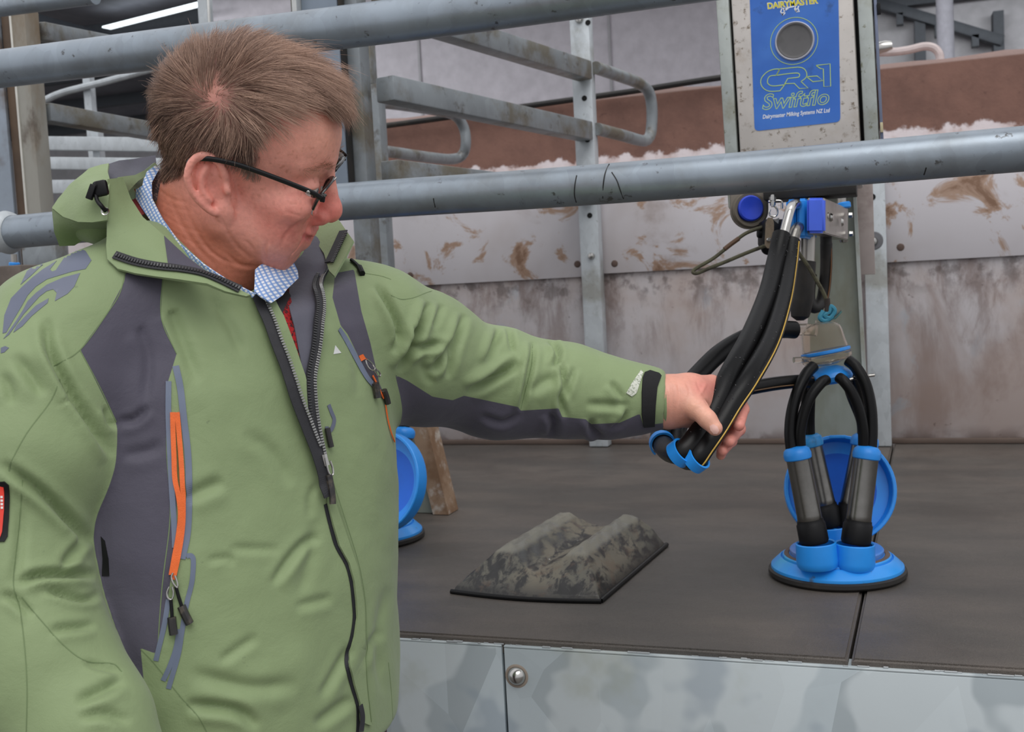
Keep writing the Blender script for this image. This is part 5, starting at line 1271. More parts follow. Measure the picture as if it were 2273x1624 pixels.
def hit(px, py, bvh=None):
    r = ray(px, py); n = np.linalg.norm(r); a = (bvh or JB).ray_cast(Vector(CAM), Vector(r/n))
    if a[0] is None: return None, None
    N = np.array(a[1]); N = N if N@r < 0 else -N
    return np.array(a[0]), N
def surf_line(pts, lift=.0008, step=5, bvh=None):
    p = np.asarray(pts, float)
    if len(p) > 2: p = spline(np.c_[p, np.zeros(len(p))], 6)[:, :2]
    L = np.r_[0, np.cumsum(np.linalg.norm(np.diff(p, axis=0), axis=1))]; s = np.linspace(0, L[-1], max(3, int(L[-1]/step)))
    P, N = [], []
    for t in s:
        x, y = np.interp(t, L, p[:, 0]), np.interp(t, L, p[:, 1]); h, n = hit(x, y, bvh)
        if h is not None: P.append(h+n*lift); N.append(n)
    P, N = np.array(P), np.array(N)
    if len(P) > 4:
        for _ in range(2): P[1:-1] = P[1:-1]*.5+(P[:-2]+P[2:])*.25; N[1:-1] = N[1:-1]*.5+(N[:-2]+N[2:])*.25
        N /= np.linalg.norm(N, axis=1)[:, None]
    return P, N
def strip(name, pts, w, mat, parent, lift=.0006, t=.0008, bvh=None, **k):
    P, N = surf_line(pts, lift, 4, bvh); return part(name, ribbon(P, N, w, t), mat, parent, 0, **k)
def grid_pts(poly, step):
    p = np.asarray(poly, float); lo, hi = p.min(0), p.max(0); out = []
    y = lo[1]; r = 0
    while y < hi[1]:
        x = lo[0]+(r % 2)*step/2
        while x < hi[0]: out.append((x, y)); x += step
        y += step*.87; r += 1
    out = np.array(out) if out else np.zeros((0, 2))
    return out[poly_sd(out, p) > step*.35] if len(out) else out
def cdt(poly, step, holes=()):
    def dens(q, close=True):
        q = [np.asarray(a, float) for a in q]; o = []
        for i in range(len(q)):
            a, b = q[i], q[(i+1) % len(q)]; n = max(1, int(np.linalg.norm(b-a)/step))
            o += [a+(b-a)*j/n for j in range(n)]
        return o
    b = dens(poly); vs = [Vector(x) for x in b]; n = len(vs); ed = [(i, (i+1) % n) for i in range(n)]
    inner = grid_pts(poly, step)
    vs += [Vector(x) for x in inner]
    r = geometry.delaunay_2d_cdt(vs, ed, [], 1, 1e-4)
    return np.array([tuple(v) for v in r[0]]), [tuple(f) for f in r[2]]
def solid(V, F, t):
    """give an open patch thickness t away from the camera side; returns geometry"""
    bm = bmesh.new(); vs = [bm.verts.new(tuple(v)) for v in V]
    for f in F:
        try: bm.faces.new([vs[i] for i in f])
        except ValueError: pass
    bmesh.ops.recalc_face_normals(bm, faces=bm.faces); bm.normal_update()
    c = sum((np.array(f.normal)@(np.array(f.calc_center_median())-CAM) for f in bm.faces))
    if c > 0: bmesh.ops.reverse_faces(bm, faces=bm.faces)
    bm.normal_update(); N = np.array([tuple(v.normal) for v in bm.verts]); nv = len(N); P = np.array([tuple(v.co) for v in bm.verts])
    faces = [[v.index for v in f.verts] for f in bm.faces] if not bm.verts.index_update() else 0
    be = [(e.link_loops[0].vert.index, e.link_loops[0].link_loop_next.vert.index) for e in bm.edges if len(e.link_loops) == 1]
    bm.free()
    V2 = np.vstack([P, P-N*t]); F2 = faces+[[i+nv for i in f[::-1]] for f in faces]+[(b, a, a+nv, b+nv) for a, b in be]
    return V2, F2
def patch(name, poly, mat, parent, lift=.0008, t=.0008, step=9, bvh=None, smooth=40, **k):
    """flat piece lying on the jacket (outline given in photo pixels, dropped onto the cloth)"""
    q, F = cdt(poly, step); V = []; ok = np.ones(len(q), bool)
    for i, (x, y) in enumerate(q):
        h, n = hit(x, y, bvh)
        if h is None: ok[i] = False; V.append((0, 0, 0))
        else: V.append(h+n*lift)
    F = [f for f in F if all(ok[i] for i in f)]
    used = sorted({i for f in F for i in f}); mp = {j: i for i, j in enumerate(used)}
    V = np.array(V)[used]; F = [tuple(mp[i] for i in f) for f in F]
    return part(name, solid(V, F, t), mat, parent, smooth, **k)
def sheet(name, ctrl, mat, parent, t=.0022, inner=(), step=9, wob=0.0, attrs=None, **k):
    """free-standing piece of cloth: outline and inner points carry their own depth"""
    c = np.array(list(ctrl)+list(inner), float); poly = c[:len(ctrl), :2]
    q, F = cdt(poly, step)
    A = c[:, :2]/100; d = c[:, 2]; n = len(A)
    def K(X, Y): r2 = ((X[:, None]-Y[None])**2).sum(-1); return r2*np.log(r2+1e-9)
    Mx = np.zeros((n+3, n+3)); Mx[:n, :n] = K(A, A)+np.eye(n)*1e-3; Mx[:n, n:] = np.c_[np.ones(n), A]; Mx[n:, :n] = Mx[:n, n:].T
    w = np.linalg.solve(Mx, np.r_[d, 0, 0, 0]); Q = q/100
    dep = K(Q, A)@w[:n]+np.c_[np.ones(len(Q)), Q]@w[n:]
    V = np.array([M(x, y, z) for (x, y), z in zip(q, dep)])
    if wob: V = V+FWD*(vnoise(V, 28, 3, 2)*wob)[:, None]
    return part(name, solid(V, F, t), mat, parent, 50, **k)
# ================================================================== skin, body
def m_skin():
    t = Mat('skin'); c = t.attr('skin', 'Color')
    t.bump(t.math('ADD', t.noise(700, 3), t.math('MULTIPLY', t.noise(230, 4), 1.2)), .22, .0012)
    return t.set(color=c, rough=t.rng(t.noise(120, 3), .3, .7, .36, .52), spec=.5, sss=.06)
SKIN = m_skin()
# coarse core under the clothes, arms and legs, so that the figure is whole
hipc = M(504, 1640, 1.2); sideL = RH*math.cos(math.radians(50))+FH*math.sin(math.radians(50)); frontv = RH*math.sin(math.radians(50))-FH*math.cos(math.radians(50))
hipL, hipR = hipc+sideL*.09-np.array([0, 0, .03]), hipc-sideL*.09-np.array([0, 0, .03])
def foot(h, s): return np.array([h[0], h[1], .09])+sideL*s*.05
fL, fR = foot(hipL, 1), foot(hipR, -1)
kL, kR = (hipL+fL)/2+frontv*.03, (hipR+fR)/2+frontv*.03
def core_sdf(P):
    d = torso_sdf(P, -.028)
    d = smin(d, s_chain(P, SL['pts'][:-1], [r-.022 for r in SL['rs'][:-1]], .02), .02)
    d = smin(d, s_chain(P, SR['pts'], [r-.02 for r in SR['rs']], .02), .02)
    hp = SR['pts'][-1]; e = nrm(SR['pts'][-1]-SR['pts'][-2])
    d = smin(d, s_chain(P, [hp, hp+e*.09, hp+e*.16], [.03, .036, .022]), .01)
    for i in range(4):
        s = nrm(np.cross(e, FWD)); o = hp+e*.13+s*(i-1.5)*.02
        d = smin(d, s_chain(P, [o, o+e*.045, o+e*.075+FWD*.015], [.010, .009, .008]), .006)
    d = smin(d, s_chain(P, [hp+e*.06, hp+e*.10+RIGHT*.03, hp+e*.14+RIGHT*.035], [.014, .012, .010]), .01)
    for a, b, c in ((hipL, kL, fL), (hipR, kR, fR)): d = smin(d, s_chain(P, [a, b, c], [.085, .055, .04], .02), .03)
    return np.where(P[:, 2] > ZBOT+.03, smax(d, jacket_sdf(P)+.015, .01), d)
_c = np.array([fL, fR, SL['pts'][-1], SR['pts'][-1], SR['pts'][1], NECKB]); KV, KF = surf(core_sdf, _c.min(0)-.22, _c.max(0)+.15, .0125)
KF = fixwind(KV, KF); KV = relax(KV, KF, 2)
nH, nG = len(HV), len(GV)
AV = np.vstack([HV, GV, KV]); AF = np.vstack([HFc, GF+nH, KF+nH+nG])
body = part('body', (AV, AF), SKIN, man, 180)
attr_c(body.data, 'skin', np.clip(np.vstack([SK, GC, np.tile(np.array(S(208, 150, 126)[:3]), (len(KV), 1))]), 0, 1))
HB_ = bvh_of(HV, HFc); GB = bvh_of(GV, GF)
NAIL = simple('finger_nail', S(238, 190, 178), .2, 0, .05)
for nm, pl, b in (('thumb_nail', [(1575, 945), (1583, 941), (1592, 946), (1596, 955), (1592, 962), (1584, 962), (1577, 954)], GB),):
    try: patch(nm, pl, NAIL, body, .0006, .0007, 4, b, 60)
    except Exception: pass
# eyes
EYE = simple('eye_white', S(222, 212, 206), .15); IRIS = simple('iris', S(86, 104, 112), .1)
for sgn in (1, -1):
    c = toW((.0718, .032*sgn, .003)); e = part('eye', lathe([(.0128*math.sin(a), -.0128*math.cos(a)) for a in np.linspace(.001, math.pi-.001, 14)], c, hF-hU*.35, 24), EYE, body)
    part('iris', lathe([(0, .0134), (.003, .0133), (.0058, .0119)], c, nrm(hF-hU*.35), 20), IRIS, e)

# ================================================================== hair
def cran(q):
    d = s_ell(q, (-.001, 0, .048), (.091, .0745, .075)); d = smin(d, s_ell(q, (.038, 0, .044), (.053, .062, .052)), .02)
    q2 = q.copy(); q2[:, 1] = np.abs(q2[:, 1])
    return smin(d, s_cap(q2, (-.03, 0, -.05), (-.075, 0, -.15), .054, .063), .028)
def crann(q):
    e = 1e-4; d0 = cran(q); n = np.stack([cran(q+np.eye(3)[i]*e)-d0 for i in range(3)], 1); return n/(np.linalg.norm(n, axis=1)[:, None]+1e-12)
wh, _ = hit(482, 218, HB_); wl = toL(wh)
def m_hair():
    t = Mat('brown_hair'); return t.set(color=t.attr('hair', 'Color'), rough=.42, spec=.45)
HAIR = m_hair()
def grow_hair(n, seed):
    r = np.random.default_rng(seed)
    tri = np.vstack([HFc[:, [0, 1, 2]], HFc[:, [0, 2, 3]]]); A = np.linalg.norm(np.cross(HV[tri[:, 1]]-HV[tri[:, 0]], HV[tri[:, 2]]-HV[tri[:, 0]]), axis=1)
    hv = hm[tri].mean(1); dw = np.linalg.norm(hl[tri].mean(1)-wl, axis=1)
    wgt = A*np.clip((hv+.003)/.008, 0, 1)*np.clip(.35+dw/.03, 0, 1)*(np.abs(hl[tri].mean(1)[:, 1]) < .09)
    ear_ = (hl[tri].mean(1)[:, 1]**2 > .0715**2) & (hl[tri].mean(1)[:, 2] < .034) & (hl[tri].mean(1)[:, 0] < .012) & (hl[tri].mean(1)[:, 0] > -.042)
    pd_ = line_d(PX(HV[tri].mean(1))[:, :2], [(486, 108), (474, 150), (478, 195), (500, 225)])[0]; wgt = wgt*np.clip(.25+pd_/14, 0, 1)
    wgt = np.where(ear_, 0, wgt); wgt /= wgt.sum()
    f = r.choice(len(tri), n, p=wgt); u, v = r.random(n), r.random(n); k = u+v > 1; u[k], v[k] = 1-u[k], 1-v[k]
    p = HV[tri[f, 0]]*(1-u-v)[:, None]+HV[tri[f, 1]]*u[:, None]+HV[tri[f, 2]]*v[:, None]
    q = toL(p); h0 = hv[f]; nq = crann(q)
    w = q-wl; dist = np.linalg.norm(w, axis=1)
    rad = w/(dist[:, None]+1e-6); sw = np.cross(nq, rad)*-.9*np.exp(-dist/.035)[:, None]
    top = np.clip((q[:, 2]-.055)/.03, 0, 1); fr = np.clip((q[:, 0]+.005)/.04, 0, 1)
    dirv = rad+sw
    tf = (top*fr)[:, None]; dirv = dirv*(1-.75*tf)+np.array([1.0, -.30, -.12])*tf*.9
    side = np.clip((.075-q[:, 2])/.03, 0, 1)*np.clip((.06-q[:, 0])/.03, 0, 1); dirv = dirv*(1-.75*side[:, None])+np.array([-.40, 0, -1.0])*side[:, None]*.8
    tmp = np.clip((q[:, 0]-.01)/.02, 0, 1)*np.clip((.07-q[:, 2])/.03, 0, 1); dirv = dirv*(1-.6*tmp[:, None])+np.array([.75, 0, -.55])*tmp[:, None]*.7
    patchn = np.stack([vnoise(q, 42, s_, 2) for s_ in (31, 32, 33)], 1); dirv = dirv+patchn*.55+r.normal(0, .13, (n, 3))
    L = .023+.021*top*fr+.006*top-.008*np.clip((.02-q[:, 2])/.06, 0, 1)
    L *= np.clip(.35+h0/.016, .35, 1)*(.75+.5*r.random(n)); L = np.where(dist < .018, L*.6, L)
    L = L*np.where((tmp > .3) & (q[:, 2] < .03), .55, 1)
    Hh = .0085+.008*top+.007*tf[:, 0]-.005*np.clip((.02-q[:, 2])/.05, 0, 1); Hh = Hh*(.55+.7*r.random(n))*np.clip(.35+h0/.02, .3, 1); Hh = np.where(dist < .022, Hh*.45, Hh)
    K = 6; S_ = np.zeros((K, n, 3)); S_[0] = q; cur = q.copy()
    stray = r.random(n) < .06; Hh = np.where(stray, Hh*1.9, Hh)
    for i in range(1, K):
        nn = crann(cur); dd = dirv-nn*(dirv*nn).sum(1)[:, None]; dd /= np.linalg.norm(dd, axis=1)[:, None]+1e-9
        cur = cur+dd*(L/(K-1))[:, None]; tgt = Hh*(i/(K-1))**.75
        cur = cur+crann(cur)*(tgt-cran(cur)+cran(q)*(1-i/(K-1)))[:, None]; S_[i] = cur
        dirv = dirv*.85+dd*.3
    # tufts: strands lean to the nearest guide
    ng = max(60, n//26); gi = r.choice(n, ng, replace=False)
    from mathutils.kdtree import KDTree
    kd = KDTree(ng)
    for j, i in enumerate(gi): kd.insert(Vector(q[i]), j)
    kd.balance(); near = np.array([gi[kd.find(Vector(x))[1]] for x in q])
    cl = .72*(.6+.4*r.random(n))
    for i in range(1, K):
        s = (i/(K-1))**1.1; g_ = S_[i][near]-S_[0][near]+S_[0]*.45+S_[0][near]*.55
        S_[i] = S_[i]*(1-cl*s)[:, None]+g_*(cl*s)[:, None]
    tone = r.random(n); base = np.array(S(132, 102, 88)[:3]); lite = np.array(S(206, 170, 148)[:3]); dark = np.array(S(76, 54, 47)[:3])
    tn = np.clip(.36+.42*top+.42*vnoise(q, 60, 8, 2)+.28*(tone-.5), 0, 1)[:, None]
    col = dark*(1-tn)+(base*.45+lite*.55)*tn; col = np.where((tone > .84)[:, None], lite*1.05, col)
    grey = (np.clip((.045-q[:, 2])/.03, 0, 1)*np.clip((q[:, 0]+.01)/.02, 0, 1)*.6)[:, None]; col = col*(1-grey)+np.array(S(172, 152, 138)[:3])*grey
    return S_, col
def strands(name, S_, col, r0, parent, mat):
    K, n, _ = S_.shape; Wd = S_@HR+HO
    T = np.gradient(Wd, axis=0); T /= np.linalg.norm(T, axis=2)[:, :, None]+1e-12
    x = np.cross(T, FWD+np.array([.13, .07, .21])); x /= np.linalg.norm(x, axis=2)[:, :, None]+1e-12; y = np.cross(T, x)
    rr = np.array([r0*(1-.75*(i/(K-1))**1.5) for i in range(K)])[:, None, None]
    V = np.stack([Wd+(x*math.cos(a)+y*math.sin(a))*rr for a in (0, 2.094, 4.189)], 2)     # K,n,3,3
    V = V.transpose(1, 0, 2, 3).reshape(-1, 3); b = np.arange(n)[:, None]*K*3; F = []
    for i in range(K-1):
        for j in range(3): F.append(np.concatenate([b+i*3+j, b+i*3+(j+1) % 3, b+(i+1)*3+(j+1) % 3, b+(i+1)*3+j], 1))
    o = part(name, (V, np.concatenate(F)), mat, parent, 180, kind='stuff')
    attr_c(o.data, 'hair', np.repeat(np.clip(col, 0, 1), K*3, 0)); return o
S1, C1_ = grow_hair(19000, 5)
strands('hair', S1, C1_, .00021, man, HAIR)
# eyebrows
r = np.random.default_rng(3); eb = []; 
for sg in (1, -1):
    for k in range(150):
        t = r.random(); l = .012+.038*t; f = np.interp(t, [0, .5, 1], [.090, .086, .068]); u = np.interp(t, [0, .5, 1], [.022, .030, .027])+r.normal(0, .0022)
        a = np.array([f, l*sg, u]); d = np.array([.006, .010*sg, .002+.006*(1-t)])+r.normal(0, .0025, 3); eb.append([a+d*s for s in np.linspace(0, 1, 4)])
eb = np.array(eb).transpose(1, 0, 2); strands('eyebrows', eb, np.tile(np.array(S(150, 118, 96)[:3]), (eb.shape[1], 1)), .00014, man, HAIR)

# ================================================================== glasses
def LP(px, py, l):
    r = ray(px, py); o = toL(CAM); d = r@HR.T; return o+d*((l-o[1])/d[1])
BLK = simple('black_acetate', S(20, 20, 22), .18, 0, .1); LENS = Mat('spectacle_lens'); LENS.set(color=(.98, 1, .99, 1), rough=.02, trans=1.0, ior=1.05, spec=.3); LENS = LENS.m
gl = part('glasses', join((np.zeros((0, 3)), [])) if False else rbox(toW(LP(716, 441, -.0715)), (.0026, .0016, .0034), np.stack([hF, hL, hU]), .001), BLK, man, label='black half-rim glasses')
n0, f0 = LP(715, 441, -.070), LP(765, 348, .066)
e1 = nrm(f0-n0); dn = np.array([-.30, 0, -1.0]); dn = nrm(dn-e1*(dn@e1)); mid = (n0+f0)/2+dn*.000
for sg in (-1, 1):
    c = mid+e1*sg*.0335+dn*.012; wv, hv_ = .0262, .0195
    out = []
    for a in np.linspace(0, 2*math.pi, 49)[:-1]:
        ca, sa = math.cos(a), math.sin(a); x = wv*abs(ca)**.8*np.sign(ca); y = hv_*abs(sa)**.85*np.sign(sa); out.append(c+e1*x-dn*y)
    out = np.array(out); fw = nrm(np.cross(e1, dn)); fw = fw if fw[0] > 0 else -fw
    out = out+fw*(-.004*((out-c)@e1/wv)**2)[:, None]
    W_ = out@HR+HO
    part('rim_top', tube(W_[np.r_[44:48, 0:29] % 48] if False else W_[np.arange(-2, 27) % 48], .0016, 8, ry=.0028), BLK, gl)
    part('rim_wire', tube(W_[np.arange(26, 47) % 48], .0006, 6), SHINY, gl)
    part('lens', (np.vstack([W_, W_+(fw@HR)*.0012]), [tuple(range(48)), tuple(range(95, 47, -1))]+[(j, (j+1) % 48, 48+(j+1) % 48, 48+j) for j in range(48)]), LENS, gl, 20)
    part('hinge_block', tube(np.array([c+e1*sg*.024-dn*.012, c+e1*sg*.0335-dn*.012-fw*.004, c+e1*sg*.0370-dn*.011-fw*.010])@HR+HO, .0020, 8, ry=.0034), BLK, gl)
part('bridge', tube(spline(np.array([mid-e1*.009+dn*.004, mid+dn*.001+np.array([.002, 0, 0]), mid+e1*.009+dn*.004])@HR+HO, 5), .0014, 8), SHINY, gl)
for sg in (-1, 1): part('nose_pad', rbox(toW(mid+e1*sg*.009+dn*.014-np.array([.006, 0, 0])), (.0012, .0022, .0045), np.stack([hF, hL, hU]), .001), simple('clear_pad', S(200, 190, 180), .2), gl)
arm = [LP(x, y, l) for x, y, l in ((714, 440, -.0735), (690, 426, -.0755), (620, 398, -.0790), (560, 376, -.0805), (515, 362, -.0812), (470, 353, -.0815), (440, 352, -.080), (424, 355, -.078), (418, 362, -.076))]
part('temple_arm', tube(spline(np.array(arm)@HR+HO, 6), .0012, 10, ref=hU, ry=None) if False else tube(spline(np.array(arm)@HR+HO, 6), .0027, 12, ref=hU, ry=.0013), BLK, gl)
arm2 = [a*np.array([1, -1, 1]) for a in arm]; part('temple_arm', tube(spline(np.array(arm2)@HR+HO, 6), .0027, 12, ref=hU, ry=.0013), BLK, gl)
part('rivet', lathe([(0, .0006), (.0016, .0004), (.002, 0)], toW(LP(684, 427, -.0772)), -hL, 10), SHINY, gl)

# ================================================================== clothes
def dp(px, py, d, off=.004):
    h, n = hit(px, py)
    return d if h is None else min(d, float((h-CAM)@FWD)-off)
def cs(pts, off=.004): return [(x, y, dp(x, y, d, off)) for x, y, d in pts]
def obvh(o):
    me = o.data; v = np.array([tuple(q.co) for q in me.vertices])+top_loc(o); return bvh_of(v, [tuple(p.vertices) for p in me.polygons])
def m_gingham():
    t = Mat('blue_check_shirt')
    def dot(v):
        q = t.n('ShaderNodeVectorMath'); q.operation = 'DOT_PRODUCT'; t.l(t.obj, q.inputs[0]); q.inputs[1].default_value = tuple(v); return q.outputs['Value']
    a, b = nrm(RIGHT*.8+UP*.55), nrm(UP*.8-RIGHT*.55)
    f = []
    for v in (a, b):
        s = t.math('SINE', t.math('MULTIPLY', dot(v), 2*math.pi/.0037)); f.append(t.rng(s, .05, .45))
    c = t.mix(f[0], S(240, 242, 246), S(140, 172, 222)); c = t.mix(t.math('MULTIPLY', f[1], .75), c, S(118, 154, 214))
    t.bump(t.noise(160, 3), .2, .001)
    return t.set(color=c, rough=.8)
GING = m_gingham()
DKPAT = grime('dark_patterned_inside', S(70, 62, 66), [(S(150, 128, 116), 260, .55, .62, .8, 2)], .9)
REDK = grime('red_knit', S(168, 30, 34), [(S(36, 26, 30), 300, .48, .54, .85, 2)], .95, bump=.6, bscale=500)
NAVY = simple('navy_tape_shade', S(28, 28, 34), .6)
ZIPT = simple('zip_tape', S(44, 44, 48), .7, 0, .15, 90, .3, 700); TOOTH = simple('zip_tooth', S(58, 58, 60), .3); TOOTHM = simple('bright_zip_tooth', S(150, 150, 148), .25, .6)
ORNG = simple('orange_zip', S(232, 106, 42), .6, 0, .1, 120, .4, 900); TAPE = simple('laminated_stripe', S(106, 116, 136), .38, 0, .06); LOGO = grime('grey_print', S(94, 100, 118), [(S(150, 154, 166), 60, .62, .74, .5, 6)], .45)
SEAM = simple('stitch_shadow', S(112, 130, 90), .8); TAG = grime('black_tag', S(44, 42, 42), [(S(108, 98, 84), 60, .5, .7, .6, 4)], .4)

# trousers, boots
def trouser_sdf(P):
    d = None
    for a, b, c in ((hipL, kL, fL), (hipR, kR, fR)):
        e = s_chain(P, [a+np.array([0, 0, .08]), a, b, c+np.array([0, 0, .02])], [.12, .105, .078, .064], .02); d = e if d is None else smin(d, e, .02)
    return d
_c = np.array([hipL, hipR, fL, fR]); TV, TF = surf(trouser_sdf, _c.min(0)-.16, _c.max(0)+.22, .012); TF = fixwind(TV, TF); TV = relax(TV, TF, 3)
part('trousers', (TV, TF), simple('dark_red_brown_trousers', S(74, 50, 50), .8), man, 180)
def boots_sdf(P):
    d = None
    for f in (fL, fR):
        e = smin(s_cap(P, f+np.array([0, 0, .20]), f, .075, .062), s_chain(P, [f-np.array([0, 0, .03]), f+frontv*.12-np.array([0, 0, .045]), f+frontv*.18-np.array([0, 0, .052])], [.055, .045, .036]), .03)
        e = smax(e, -(P[:, 2]-.003), .004); d = e if d is None else np.minimum(d, e)
    return d
_c = np.array([fL, fR]); BV, BF = surf(boots_sdf, _c.min(0)-.26, _c.max(0)+.30, .009); BF = fixwind(BV, BF)
part('boots', (relax(BV, BF, 2), BF), BLKP, man, 180)

# layers in the open front, from the inside outwards
patch('sweater', [(600, 668), (640, 640), (652, 690), (676, 830), (686, 900), (700, 990), (690, 985), (672, 880), (650, 780), (628, 712)], REDK, man, .0010, .001)
patch('inner_zip', [(606, 672), (622, 655), (640, 648), (646, 660), (628, 690), (622, 708)], NAVY, man, .0026, .001)
flap = patch('front_flap', [(548, 655), (566, 651), (603, 673), (624, 708), (649, 776), (670, 837), (684, 900), (708, 994), (712, 1040), (700, 1030), (676, 960), (655, 905), (622, 810), (596, 730), (575, 690)], CLOTHG, man, .0075, .0022)
# shirt collar
sc_ = sheet('shirt', [(316, 412, 1.125), (321, 384, 1.14), (345, 367, 1.16), (354, 374, 1.165), (337, 405, 1.13), (337, 440, 1.115), (360, 485, 1.098), (398, 540, 1.083), (450, 586, 1.070), (505, 622, 1.058), (566, 652, 1.050), (560, 660, 1.052), (500, 636, 1.062), (440, 596, 1.076), (395, 560, 1.086), (350, 512, 1.10), (320, 470, 1.115), (301, 440, 1.13), (302, 420, 1.13)], GING, man, .0016, step=7)
part_in = sheet('shirt_inside', [(331, 386, 1.150), (350, 370, 1.172), (360, 380, 1.172), (362, 430, 1.15), (345, 446, 1.13), (336, 438, 1.13)], DKPAT, man, .001, step=7)
cw = sheet('shirt_collar_wing', cs([(566, 598, 1.114), (578, 588, 1.125), (598, 580, 1.150), (622, 578, 1.170), (650, 578, 1.185), (660, 600, 1.175), (662, 617, 1.165), (650, 630, 1.15), (638, 642, 1.135), (628, 655, 1.12), (602, 672, 1.095), (580, 658, 1.085), (564, 645, 1.085)], .006), GING, man, .0016, inner=[(610, 620, dp(610, 620, 1.118, .012))], step=7, wob=.004)
sheet('sweater_neck', [(288, 440, 1.12), (300, 418, 1.135), (304, 440, 1.132), (322, 474, 1.118), (312, 478, 1.108)], simple('dark_red_knit', S(120, 40, 38), .95), man, .001, step=7)

# hood and stand-up collar
def hood_sdf(P):
    d = s_chain(P, [M(*p) for p in ((178, 480, 1.14), (226, 462, 1.135), (300, 455, 1.22), (420, 480, 1.29), (560, 505, 1.325), (690, 560, 1.30), (735, 585, 1.27))], [.022, .034, .044, .046, .046, .036, .022], .02)
    return smax(d, -s_cap(P, NECKB+hF*.0, HO-hU*.02-hF*.02, .066, .080), .012)
_c = np.array([M(*p) for p in ((120, 480, 1.06), (740, 600, 1.3), (420, 380, 1.36))]); OV, OF = surf(hood_sdf, _c.min(0)-.07, _c.max(0)+.07, .0045); OF = fixwind(OV, OF); OV = relax(OV, OF, 5)
OV = OV+vnormals(OV, OF)*(vnoise(OV, 26, 44, 2)*.005)[:, None]
hood = part('hood', (OV, OF), CLOTHG, man, 180, label='green hood folded down behind the neck')
sheet('hood_crown', [(116, 461, 1.085), (128, 440, 1.088), (152, 410, 1.092), (196, 373, 1.098), (222, 364, 1.10), (239, 361, 1.10), (237, 380, 1.083), (243, 402, 1.070), (240, 450, 1.056), (238, 488, 1.050), (205, 493, 1.052), (172, 492, 1.058), (140, 481, 1.072)], CLOTHG, hood, .0024, inner=[(190, 420, 1.062), (212, 455, 1.052), (160, 455, 1.068)], wob=.006)
sheet('hood_fold', [(116, 463, 1.086), (140, 482, 1.080), (172, 493, 1.074), (239, 489, 1.070), (242, 503, 1.10), (205, 521, 1.125), (165, 545, 1.14), (131, 546, 1.13), (121, 515, 1.105)], CLOTHG, hood, .0024, inner=[(175, 515, 1.12)], wob=.004)
sheet('hood_lining', [(238, 390, 1.080), (240, 364, 1.105), (264, 356, 1.13), (300, 352, 1.155), (345, 344, 1.18), (347, 362, 1.172), (322, 380, 1.15), (300, 390, 1.13), (262, 395, 1.095), (244, 398, 1.084)], LIN, hood, .002, inner=[(290, 374, 1.14)])
sheet('hood_rim', [(262, 393, 1.090), (300, 388, 1.122), (322, 377, 1.142), (344, 360, 1.166), (350, 368, 1.168), (328, 388, 1.142), (306, 402, 1.118), (282, 428, 1.098), (268, 410, 1.086)], CLOTHG, hood, .003, step=7)
colr = [(238, 397, 1.068), (272, 393, 1.088), (290, 440, 1.086), (318, 482, 1.078), (362, 520, 1.066), (413, 567, 1.058), (463, 604, 1.050), (514, 634, 1.044), (556, 654, 1.040), (546, 657, 1.040), (500, 646, 1.038), (460, 629, 1.036), (400, 620, 1.034), (345, 613, 1.032), (300, 606, 1.034), (262, 596, 1.038), (240, 575, 1.044), (237, 545, 1.050), (239, 480, 1.056)]
colr = cs(colr, .005)
co_ = sheet('collar', colr, CLOTHG, man, .003, inner=[(300, 540, dp(300, 540, 1.052, .016)), (350, 560, dp(350, 560, 1.048, .016)), (262, 450, 1.070)], wob=.003, label='green collar folded out to the left')
CB = obvh(co_)
patch('collar_lining', [(364, 524), (414, 570), (464, 607), (514, 636), (530, 644), (500, 630), (460, 604), (420, 598), (374, 594)], CHAR, co_, .0008, .0008, 8, CB)
def teeth(name, pts, mat, parent, off=0.0, sp=.0029, size=(.0019, .0010, .0009), bvh=None, lift=.0018):
    P, N = surf_line(pts, lift, 3, bvh); L = np.r_[0, np.cumsum(np.linalg.norm(np.diff(P, axis=0), axis=1))]; T = np.gradient(P, axis=0); gs = []
    for s in np.arange(sp, L[-1], sp):
        p = np.array([np.interp(s, L, P[:, i]) for i in range(3)]); t = nrm([np.interp(s, L, T[:, i]) for i in range(3)]); n = nrm([np.interp(s, L, N[:, i]) for i in range(3)]); b = nrm(np.cross(t, n)); n = np.cross(b, t)
        gs.append(rbox(p+b*off, size, np.stack([b, t, n]), .0003, 1))
    return part(name, join(*gs), mat, parent, 30, kind='stuff')
z1 = [(255, 567), (300, 582), (345, 591), (400, 598), (445, 607), (490, 624), (530, 642), (556, 652)]
zc = strip('zip_tape', z1, .0085, ZIPT, co_, .0010, .0012, CB); teeth('zip_teeth', z1, TOOTH, zc, .0, bvh=CB, lift=.003)
z2 = [(563, 657), (578, 685), (596, 725), (616, 782), (636, 842), (656, 898), (676, 950), (692, 992), (706, 1040), (720, 1100)]
FB = obvh(flap)
zr = strip('zip_tape', [(x-4, y+2) for x, y in z2], .0125, ZIPT, man, .0088, .0012); teeth('zip_teeth', [(x+7, y-1) for x, y in z2[:-2]], TOOTHM, zr, 0, lift=.0112)
z3 = [(728, 590), (716, 606), (708, 640), (705, 690), (700, 735), (692, 790), (684, 838), (685, 890), (692, 945), (703, 1000), (710, 1030)]
zl = strip('zip_tape', z3, .0120, ZIPT, man, .0062, .0014); teeth('zip_teeth', [(x-7, y) for x, y in z3], TOOTH, zl, 0, lift=.0082); teeth('zip_teeth', [(x+7, y) for x, y in z3], TOOTHM, zl, 0, lift=.0082)
